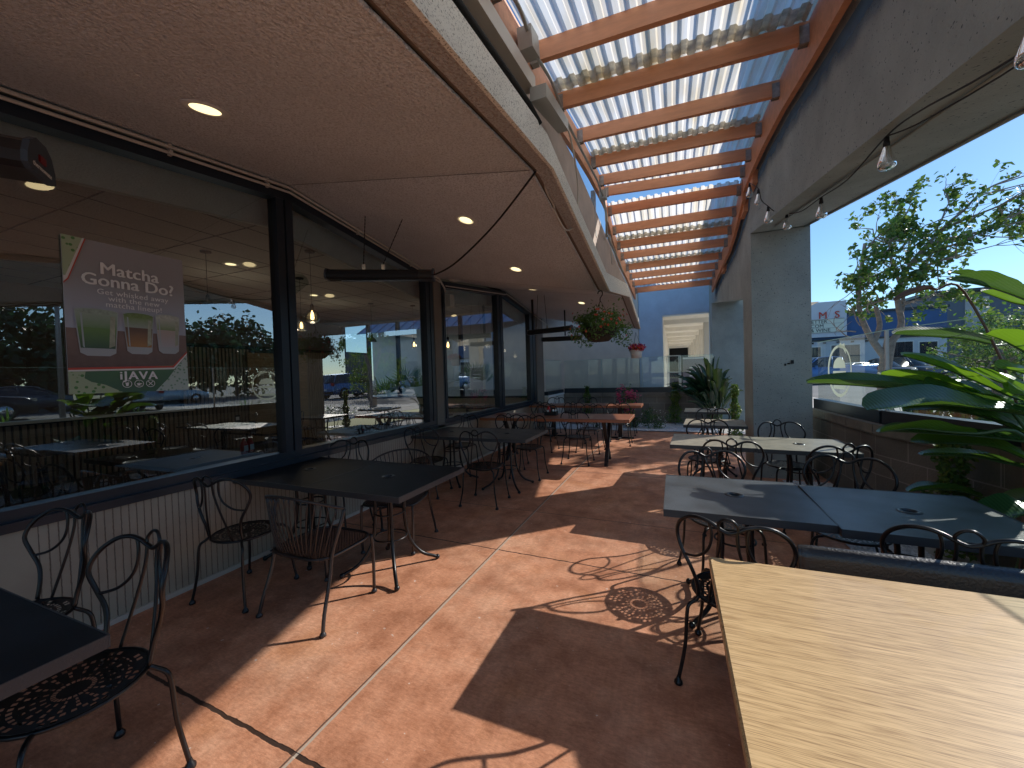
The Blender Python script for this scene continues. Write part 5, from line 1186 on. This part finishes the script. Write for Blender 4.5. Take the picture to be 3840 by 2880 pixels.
pendant(-6.28,3.63,2.68,'black pendant lamp above the tables in the first window','black'); pendant(-7.1,7.9,2.55,'black pendant lamp inside the second window','black'); pendant(-6.4,8.7,2.45,'lit jar pendant lamp before the far dining window','jar'); pendant(-4.55,7.4,2.25,'small lit pendant lamp inside the window beyond the post','jar')
# ------------------------------------------------------------------ trees
def tree_leaves(b,tips,per,r,size,mats):
    for q,k in tips:
        for i in range(per):
            v=Vector([random.gauss(0,.55) for _ in range(3)]); p=q+v*r*k; s=size*random.uniform(.6,1.25)
            d=Vector((random.gauss(0,1),random.gauss(0,1),random.gauss(.5,1))).normalized(); a=d.orthogonal().normalized(); a=Matrix.Rotation(random.uniform(0,6.28),3,d)@a; c=d.cross(a)
            b.add([p-a*s,p-a*s*.3-c*s*.45,p+a*s*.15-c*s*.62+d*s*.15,p+a*s,p+a*s*.15+c*s*.62+d*s*.15,p-a*s*.3+c*s*.45],[(0,1,2,3),(0,3,4,5)],random.randrange(mats))
tr=thing('street_tree','multi trunked tree with wind blown sparse crown beyond the glass screen','tree',(0,0,0))
wood=MB(); tips=[]
def grow(p,d,L,r,lv,wind=(.25,0,.05)):
    pts=[p]; q=p.copy(); dd=d.copy(); n=4
    for i in range(n):
        dd=(dd+Vector([random.gauss(0,.16) for _ in range(3)])+Vector(wind)*.16).normalized(); q=q+dd*L/n; pts.append(q.copy())
    wood.tube(spline(pts,3),[r*(1-.6*i/(n*3)) for i in range(n*3+1)],6 if lv<2 else 4,caps=False)
    if lv>=3: tips.append((q,random.uniform(.6,1.2))); 
    if lv>=2 and random.random()<.55: tips.append((pts[2],.7))
    if lv<3:
        for k in range(3 if lv<2 else 3):
            i=random.choice((2,3,4)); nd=(dd+Vector([random.gauss(0,.55) for _ in range(3)])).normalized(); grow(pts[i],nd,L*random.uniform(.55,.8),r*.5,lv+1,wind)
T0=Vector((5.2,13.5,.3))
def limb(pts,r0,r1):
    P=spline(pts,5); N=len(P); wood.tube(P,[r0+(r1-r0)*i/(N-1) for i in range(N)],9,caps=False); return P
limb([(5.25,13.5,.25),(5.22,13.5,1.3),(5.35,13.5,2.2)],.17,.12)
A=limb([(5.25,13.5,1.7),(4.85,13.45,2.45),(4.65,13.4,3.3),(4.8,13.4,4.8)],.09,.04)
B=limb([(5.0,13.45,2.2),(5.13,13.5,2.6),(5.05,13.5,3.1)],.07,.05)
C=limb([(5.35,13.5,2.1),(5.57,13.5,2.6),(5.5,13.5,3.4),(5.8,13.5,4.2),(6.5,13.4,5.1)],.085,.035)
D=limb([(5.55,13.5,2.7),(5.65,13.6,3.4),(5.45,13.7,4.4),(5.5,13.8,5.2)],.05,.028)
for P,n in ((A,7),(C,6),(D,5)):
    for k in range(n):
        p=P[int(len(P)*(.42+.55*k/n))]; d=Vector((random.uniform(-.9,.8) if P is A else random.uniform(-.2,1.1),random.uniform(-.6,.6),random.uniform(.15,1))).normalized(); grow(p,d,random.uniform(.7,1.15),.030,1,(.3,0,0))
for q,dx in (((6.3,13.4,4.9),(1,0,.55)),((6.1,13.4,4.6),(1,0,.2)),((5.9,13.5,4.35),(1,.1,.12)),((6.5,13.4,5.1),(.7,0,.9)),((5.6,13.5,3.7),(1,0,.75))):
    grow(Vector(q),Vector(dx).normalized(),1.7,.035,0,(.4,0,.02))
for k in range(14): grow(Vector((4.5+.1*(k%8),13.45,2.3+.16*k)),Vector((-.7+.09*k,-.3,.25)).normalized(),.75,.02,2)
wood.build('trunk',M['bark'],tr)
lb=MB(); tips=[t for t in tips if t[0].z>2.0 and not (t[0].z<3.4 and t[0].x<4.35) and not (t[0].z<3.1 and t[0].x<4.95 and random.random()<.6)]; tree_leaves(lb,tips,12,.14,.068,4); lb.build('crown',[M['leafO'],M['leafY'],M['leafB'],M['leafO']],tr)
print('TIPS',len(tips),len(lb.v))
def far_tree(x,y,z,h,rx,rz,label,mats,nclump=46,per=70,size=.14,trunk=True,seed=0,bare=False):
    random.seed(seed); t=thing('parking_tree',label,'tree',(x,y,z),0,'trees around the car park'); b=MB(); cs=[]
    for i in range(nclump):
        v=Vector([random.gauss(0,.5) for _ in range(3)]); v=v/max(1,v.length); cs.append((Vector((v.x*rx,v.y*rx,h-rz+v.z*rz)),random.uniform(.7,1.4)))
    tree_leaves(b,cs,per,rx*.2,size,len(mats)); b.build('crown',mats,t); w=MB(); w.tube([(0,0,0),(.1,0,h*.35),(0,0,h*.7)],[.16,.12,.05],7)
    for q,k in cs[:14]: w.tube([(0,0,h*random.uniform(.25,.5)),tuple(q)],[.05,.015],4)
    w.build('trunk',M['bark'],t); return t
far_tree(10.4,19,.3,3.0,1.5,1.25,'bright yellow green low tree in front of the grey building at right',[M['leafY'],M['leafB'],M['leafY']],60,34,.07,seed=3)
far_tree(13.2,24,.3,3.2,1.6,1.4,'second yellow green tree at the right edge behind the leaves',[M['leafY'],M['leafO']],40,60,.11,seed=4)
RT=[(31,.8,5.9,4.6,2.8,'dark broad tree across the car park, reflected left in the first window'),(32,12.0,6.6,4.4,3.2,'dark tall tree across the car park, reflected right of the poster'),(33,-8,5.9,5.0,2.8,'dark low tree at the near end of the car park'),(30,18.5,6.4,4.0,3.0,'olive tree across the car park, reflected in the second window'),(34,26,7.4,4.6,3.4,'olive tree at the middle of the car park'),(38,-18,7.2,5.2,3.2,'dark tree beyond the near end of the car park'),(41,5.5,6.6,5.5,3.2,'dark tree behind the parked cars'),(42,18,7.4,5.5,3.4,'dark tree farthest behind the parked cars')]
for i,(x,y,h,rx,rz,l) in enumerate(RT): far_tree(x,y,.3,h,rx,rz,l,[M['leafFar'],M['leafD']],80,60,.27,seed=20+i)
random.seed(5)
w=MB(); wood=w; tips=[]; grow(Vector((0,0,0)),Vector((0,0,1)),2.2,.07,0,(0,0,0)); grow(Vector((0,0,.9)),Vector((.3,.3,1)).normalized(),2.0,.05,0,(0,0,0)); grow(Vector((0,0,1.0)),Vector((-.1,-.6,1)).normalized(),1.8,.05,0,(0,0,0)); t=thing('bare_tree','leafless branching tree across the car park among the dark trees','tree',(29.0,7.2,4.0)); w.build('branches',M['bark'],t)
# strap-leaved border plants beyond the glass
def strap(x,y,z,n,L,label,fl=None,mt=None):
    t=thing('border_plant',label,'plant',(x,y,z),0,'strap leaved plants in the border beyond the glass'); b=MB()
    for i in range(n):
        a=random.uniform(0,6.28); l=L*random.uniform(.6,1.1); th=random.uniform(.15,.9); dx,dy=cos(a),sin(a); p0=(random.uniform(-.25,.25),random.uniform(-.25,.25),0)
        leaf_mesh(b,[p0,(p0[0]+dx*l*.3*th,p0[1]+dy*l*.3*th,l*.55),(p0[0]+dx*l*.8*th,p0[1]+dy*l*.8*th,l*(.95-.35*th))],.045,.3,0,n=6,mi=random.randrange(2))
    b.build('leaves',[M['leafB'],mt or M['leafD']],t)
    if fl: b=MB(); scatter(b,140,ell((0,0,L*.5),(.3,.3,.12),.3),.03); b.build('blossoms',fl,t)
M['yellow']=mat('yellow_petals',(.62,.42,.03),.7)
k=0
for x,y,n,L,f,l in ((4.0,9.0,60,.85,None,'strap leaved plant beyond the screen, nearest the tree'),(4.7,9.1,60,.95,None,'strap leaved plant beyond the second screen, middle'),(5.4,9.3,60,1.0,None,'strap leaved plant in front of the parked dark car'),(5.0,8.0,55,.85,None,'strap leaved plant low behind the big leaves'),(4.4,7.6,50,.7,None,'short strap leaved plant behind the screen corner'),(3.45,8.6,10,.35,1,'yellow flowered low plant near the tree foot'),(4.75,7.0,16,.45,1,'yellow flowered plant at the right picture edge'),(6.4,10.3,60,1.0,None,'strap leaved plant by the silver parked car'),(4.6,3.0,60,1.0,None,'strap leaved plant beyond the near screen, reflected in the glass'),(4.8,5.0,50,.9,None,'strap leaved plant reflected beside the first mullion')):
    strap(x,y,.3,n,L,l,M['yellow'] if f else None)
b=MB()
for i in range(1900):
    x=random.uniform(3.3,7.2); y=random.uniform(6.2,11.4); z=.3+random.random()*.35; s=random.uniform(.03,.07); a=random.uniform(0,6.28); d=Vector((cos(a),sin(a),random.uniform(-.2,.8)))*s; e=Vector((-sin(a),cos(a),.2))*s*.5
    p=Vector((x,y,z)); b.add([p-d,p-e,p+d,p+e],[(0,1,2,3)],i%2)
b.v=b.v; tag(b.build('ground_cover',[M['leafO'],M['leafB']]),'low leafy ground cover in the border beyond the glass','ground cover',None,'stuff')
# ------------------------------------------------------------------ cars
def paint(n,c): return mat(n,c,.28,metal=.35,coat=.6,spec=.6)
def car(kind,x,y,rz,m,label):
    t=thing('pickup_truck' if kind=='pickup' else 'parked_car',label,'pickup truck' if kind=='pickup' else 'car',(x,y,.306),rz,'cars in the car park')
    if kind=='sedan': L=4.6;W=.90;top=[(-2.3,.62),(-2.25,.90),(-1.6,.98),(-.9,.98),(.7,.96),(1.1,.93),(1.9,.82),(2.2,.70),(2.3,.50)]; cab=[(-1.75,.97,0),(-1.0,1.38,1),(-.2,1.44,1),(.35,1.40,1),(1.15,.93,0)]
    elif kind=='suv': L=4.7;W=.94;top=[(-2.35,.60),(-2.32,1.05),(-1.8,1.10),(-.9,1.10),(.8,1.08),(1.2,1.04),(2.0,.95),(2.28,.80),(2.35,.50)]; cab=[(-2.28,1.09,0),(-1.95,1.62,1),(-.6,1.72,1),(.35,1.68,1),(1.15,1.05,0)]
    else: L=5.7;W=.98;top=[(-2.85,.65),(-2.83,1.28),(-1.0,1.28),(-.9,1.20),(1.0,1.20),(1.4,1.18),(2.4,1.12),(2.75,1.0),(2.85,.55)]; cab=[(-.98,1.20,0),(-.85,1.80,1),(-.2,1.87,1),(.5,1.83,1),(1.25,1.18,0)]
    b=MB(); vs=[];
    for xx,z in top:
        k=1-.10*(abs(xx)/(L/2))**4; w=W*k; zl=.28
        vs+=[(xx,-w*.96,zl),(xx,-w,.55 if z>.6 else z*.9),(xx,-w*.98,z*.93),(xx,-w*.86,z),(xx,w*.86,z),(xx,w*.98,z*.93),(xx,w,.55 if z>.6 else z*.9),(xx,w*.96,zl)]
    n=8; fs=[]
    for i in range(len(top)-1):
        for k in range(n): fs.append((i*n+k,i*n+(k+1)%n,(i+1)*n+(k+1)%n,(i+1)*n+k))
    fs+= [tuple(range(n-1,-1,-1)),tuple((len(top)-1)*n+k for k in range(n))]; b.add(vs,fs,0,True); bo=b.build('body',m,t)
    g=MB(); vs=[]
    for xx,z,r in cab:
        w=W*(.74 if r else .88); vs+=[(xx,-w,z),(xx,w,z)]
    zb=[interp(top,c[0])-.01 for c in cab]; base=[(c[0]*1.0,-W*.90,z_) for c,z_ in zip(cab,zb)]+[(c[0],W*.90,z_) for c,z_ in zip(cab,zb)]
    o=len(vs); nC=len(cab); fs=[]; 
    for i in range(nC-1): fs.append((2*i,2*i+2,2*i+3,2*i+1))
    for i in range(nC-1): fs.append((o+i,o+i+1,2*i+2,2*i)); fs.append((2*i+1,2*i+3,o+nC+i+1,o+nC+i))
    g.add(vs+base,fs,0,True); g.build('windows',M['carglass'],t)
    r=MB(); P=[c for c in cab if c[2]]
    for a,c in zip(P,P[1:]): r.hexa([(a[0],-W*.75,a[1]-.005),(c[0],-W*.75,c[1]-.005),(c[0],W*.75,c[1]-.005),(a[0],W*.75,a[1]-.005)],[(a[0],-W*.70,a[1]+.03),(c[0],-W*.70,c[1]+.03),(c[0],W*.70,c[1]+.03),(a[0],W*.70,a[1]+.03)])
    for s in (1,-1):
        for (xa,za,ya),(xb,zb_,yb) in (((cab[0][0],cab[0][1],W*.885),(cab[1][0],cab[1][1],W*.75)),((cab[-1][0],cab[-1][1],W*.885),(cab[-2][0],cab[-2][1],W*.75)),((-.25,interp(top,-.25),W*.905),(-.28,cab[2][1]-.02,W*.755))): r.tube([(xa,s*ya,za),(xb,s*yb,zb_)],.032,5)
    r.build('roof',m,t)
    for s in (1,-1):
        for xx in (-L*.31,L*.31):
            R=.33 if kind=='sedan' else .38; w=MB(); w.lathe([(R*.62,-.10),(R,-.095),(R,.095),(R*.62,.10)],(0,0,0),20,M=Matrix.Rotation(pi/2,4,'X')); wo=w.build('wheel',M['tyre'],t,(xx,s*(W-.10),R))
            w=MB(); w.lathe([(0,.085),(R*.60,.095),(R*.63,.08)],(0,0,0),10,M=Matrix.Rotation(-s*pi/2,4,'X')); w.build('rim',M['chrome'],wo)
        l=MB(); l.box((L/2-.10,s*W*.68,.68 if kind=='sedan' else .82),(.16,.34,.13)); l.build('headlight',M['chrome'],t)
        l=MB(); l.box((-L/2+.05,s*W*.80,.85 if kind=='sedan' else 1.0),(.12,.20,.22 if kind!='sedan' else .14)); l.build('tail_light',M['red'],t)
        l=MB(); l.box((.75,s*(W+.07),interp(top,.75)+.03),(.12,.16,.12)); l.build('mirror',m,t)
    l=MB(); l.box((-L/2+.01,0,.62),(.05,.5,.12)); l.build('number_plate',M['white'],t)
    l=MB(); l.box((L/2-.04,0,.42),(.10,W*1.7,.16)); l.box((-L/2+.04,0,.42),(.10,W*1.75,.16)); l.build('bumper',M['black'],t)
    return t
pb_,pw,pk,ps,pg=paint('blue_paint',(.10,.24,.52)),paint('white_car_paint',(.75,.76,.78)),paint('black_car_paint',(.015,.016,.02)),paint('silver_paint',(.45,.47,.50)),paint('grey_paint',(.12,.13,.15))
car('pickup',9.55,33.5,pi+.12,pb_,'pale blue pickup truck seen behind the round decal'); 
car('sedan',13.3,40,pi+.5,pw,'white sedan behind the bed of the blue pickup'); car('suv',15.4,39,-pi/2-.1,pk,'black suv parked right of the tree trunk'); car('suv',17.7,41,-pi/2+.2,pg,'dark grey suv parked beside the black one'); car('sedan',20.6,41,pi+.7,pw,'white sedan in the row before the shops'); car('sedan',23.2,40,-pi/2-.3,pk,'black sedan parked right of the white one'); car('suv',16.8,27.5,-pi/2+.3,ps,'silver suv at the right picture edge, half behind leaves')
car('suv',19.6,5.6,pi/2+.2,pk,'black suv close to the patio, reflected below the poster'); car('sedan',24.5,9.0,pi/2,pg,'dark sedan next to the black suv, seen in the window'); car('sedan',19.4,-2.6,pi/2-.2,ps,'silver sedan reflected at the left of the first window'); car('sedan',23.5,1.6,pi/2,pw,'white sedan in the reflected car park row'); car('suv',15,22.0,pi/2,pb_,'pale blue suv reflected in the window beyond the post'); car('sedan',25,15.5,pi/2,pw,'white sedan in the reflected row by the olive tree'); car('suv',20.0,11.5,.2,ps,'silver suv reflected in the second window')
# ------------------------------------------------------------------ shops
sh=thing('shop_building','white shop front with a deep blue upper wall across the car park','shop')
b=MB(); b.bb(2,23.0,48,52,4.20,6.55); b.build('blue_wall',mat('deep_blue_render',(.055,.12,.27),.85,noise=.12,nscale=1),sh)
b=MB(); b.bb(2,23.0,48.05,52,.3,4.19); b.build('white_wall',M['shopwhite'],sh)
b=MB(); b.bb(1.9,23.1,47.8,52,6.55,6.78); b.bb(2,23,47.9,48.04,4.02,4.19); b.build('roof_edge',M['navy'],sh)
for x0,x1,z0,z1 in ((12.7,13.6,.5,3.45),(14.5,16.7,1.3,3.55),(18.9,20.6,.4,3.6),(21.1,22.3,.4,3.5)):
    b=MB(); b.bb(x0-.1,x1+.1,47.98,48.049,z0-.1,z1+.1); w=b.build('window_frame',M['white'],sh); b=MB(); b.bb(x0,x1,47.94,47.98,z0,z1); b.build('pane',M['carglass'],w)
    b=MB(); 
    for k in range(1,3): xx=x0+(x1-x0)*k/3; b.bb(xx-.03,xx+.03,47.91,47.94,z0,z1)
    b.bb(x0,x1,47.915,47.938,(z0+z1)/2-.03,(z0+z1)/2+.03); b.build('glazing_bar',M['navy'],w)
for x in (12.9,13.9,15.0,16.1,17.2): b=MB(); b.box((x,47.85,3.85),(.18,.25,.16)); b.build('wall_lamp',M['black'],sh)
sg=thing('cinema_sign','white sign panel with red letters above a lettered board','sign')
b=MB(); b.bb(9.0,15.55,47.45,47.78,4.40,7.85); b.build('sign_panel',M['shopwhite'],sg)
b=MB(); b.bb(10.4,15.3,47.38,47.44,4.86,6.12); b.build('letter_board',mat('cream_board',(.70,.74,.62),.6),sg)
b=MB()
for z in (5.28,5.70): b.bb(10.4,15.3,47.365,47.378,z-.012,z+.012)
b.bb(10.35,15.35,47.36,47.378,4.82,4.87); b.bb(10.35,15.35,47.36,47.378,6.11,6.16); b.build('board_rail',M['galv'],sg)
for s,x,z,al in (('-LETTER',14.0,5.76,'RIGHT'),('COM',13.72,5.34,'RIGHT'),('RS & WINE',14.25,4.92,'RIGHT')): text(s,(x,47.36,z),(pi/2,0,0),.46,M['black'],'board_lettering',sg,off=0,align=al)
for s,x in (('M',13.66),('S',14.8)): text(s,(x,47.40,6.22),(pi/2,0,0),.95,M['signred'],'red_letter',sg,off=0,ext=.05)
o=thing('grey_building','tall grey building with pale panels behind the yellow green tree','building')
b=MB(); b.bb(25.5,50,56,62,.3,8.8); b.build('wall',mat('slate_render',(.14,.16,.19),.9,noise=.1,nscale=1),o); b=MB(); b.bb(28.2,30.0,55.9,55.99,4.5,8.2); b.bb(33,37,55.9,55.99,4.5,8.2); b.build('pale_panel',M['concrete'],o)
b=MB(); b.bb(25.0,50.5,55.4,62,8.8,9.1); b.build('roof_edge',M['navy'],o)
o=thing('lamp_post','tall grey lamp post in the car park behind the dark trees','lamp post',(12.2,6.4,.3)); b=MB(); b.tube([(0,0,0),(0,0,6.2)],[.08,.05],8); b.build('pole',M['galv'],o); b=MB(); b.box((-.4,0,6.2),(.8,.2,.1)); b.build('lamp_head',M['galv'],o)
# ------------------------------------------------------------------ camera, sky and sun
cam=bpy.data.cameras.new('camera'); co=bpy.data.objects.new('camera',cam); COL.objects.link(co); S.camera=co
Rm=((0.9238393624,-0.0193762105,-0.3822896741),(0.3816045977,-0.0315988758,0.9237853875),(-0.0299793840,-0.9993128006,-0.0217982342))
m=Matrix.Identity(4)
for r in range(3): m[r][0]=Rm[r][0]; m[r][1]=-Rm[r][1]; m[r][2]=-Rm[r][2]
m[0][3],m[1][3],m[2][3]=0,0,1.55
co.matrix_world=m; cam.sensor_width=36; cam.lens=36*1467/3840; cam.clip_start=.05; cam.clip_end=2000
sd=Vector((1.22,1.14,1.0)).normalized(); el=math.asin(sd.z); az=atan2(sd.x,sd.y)
W_=bpy.data.worlds.new('World'); S.world=W_; W_.use_nodes=True; nt=W_.node_tree; bg=nt.nodes['Background']
sk=nt.nodes.new('ShaderNodeTexSky'); sk.sky_type='NISHITA'; sk.sun_disc=False; sk.sun_elevation=el; sk.sun_rotation=az; sk.air_density=1.0; sk.dust_density=.15; sk.ozone_density=3.5
tn=nt.nodes.new('ShaderNodeMix'); tn.data_type='RGBA'; tn.blend_type='MULTIPLY'; tn.inputs[0].default_value=1; tn.inputs[7].default_value=(.74,.93,1.04,1); nt.links.new(sk.outputs[0],tn.inputs[6]); nt.links.new(tn.outputs[2],bg.inputs[0]); bg.inputs[1].default_value=.15
su=bpy.data.lights.new('sun','SUN'); so=bpy.data.objects.new('sun',su); COL.objects.link(so); su.energy=5.0; su.angle=radians(.53); su.color=(1,.95,.87)
so.rotation_euler=(-sd).to_track_quat('-Z','Y').to_euler(); so.location=(20,20,20)
S.render.engine='CYCLES'; S.view_settings.view_transform='Standard'; S.view_settings.look='None'; S.view_settings.exposure=0; S.view_settings.gamma=1.05
for x,y,z,e in ((-4.98,4.30,2.35,2),(-6.45,5.32,2.4,2),(-7.28,4.6,2.7,4),(-7.9,7.3,2.7,4),(-6.0,9.0,2.6,3)):
    l=bpy.data.lights.new('lamp_glow','POINT'); l.energy=e; l.color=(1,.80,.55); l.shadow_soft_size=.08; o=bpy.data.objects.new('lamp_glow',l); COL.objects.link(o); o.location=(x,y,z)
c=S.cycles; c.max_bounces=10; c.diffuse_bounces=5; c.glossy_bounces=4; c.transmission_bounces=6; c.transparent_max_bounces=12; c.use_denoising=True; c.sample_clamp_indirect=6; c.caustics_reflective=False; c.caustics_refractive=False
bpy.context.view_layer.update()
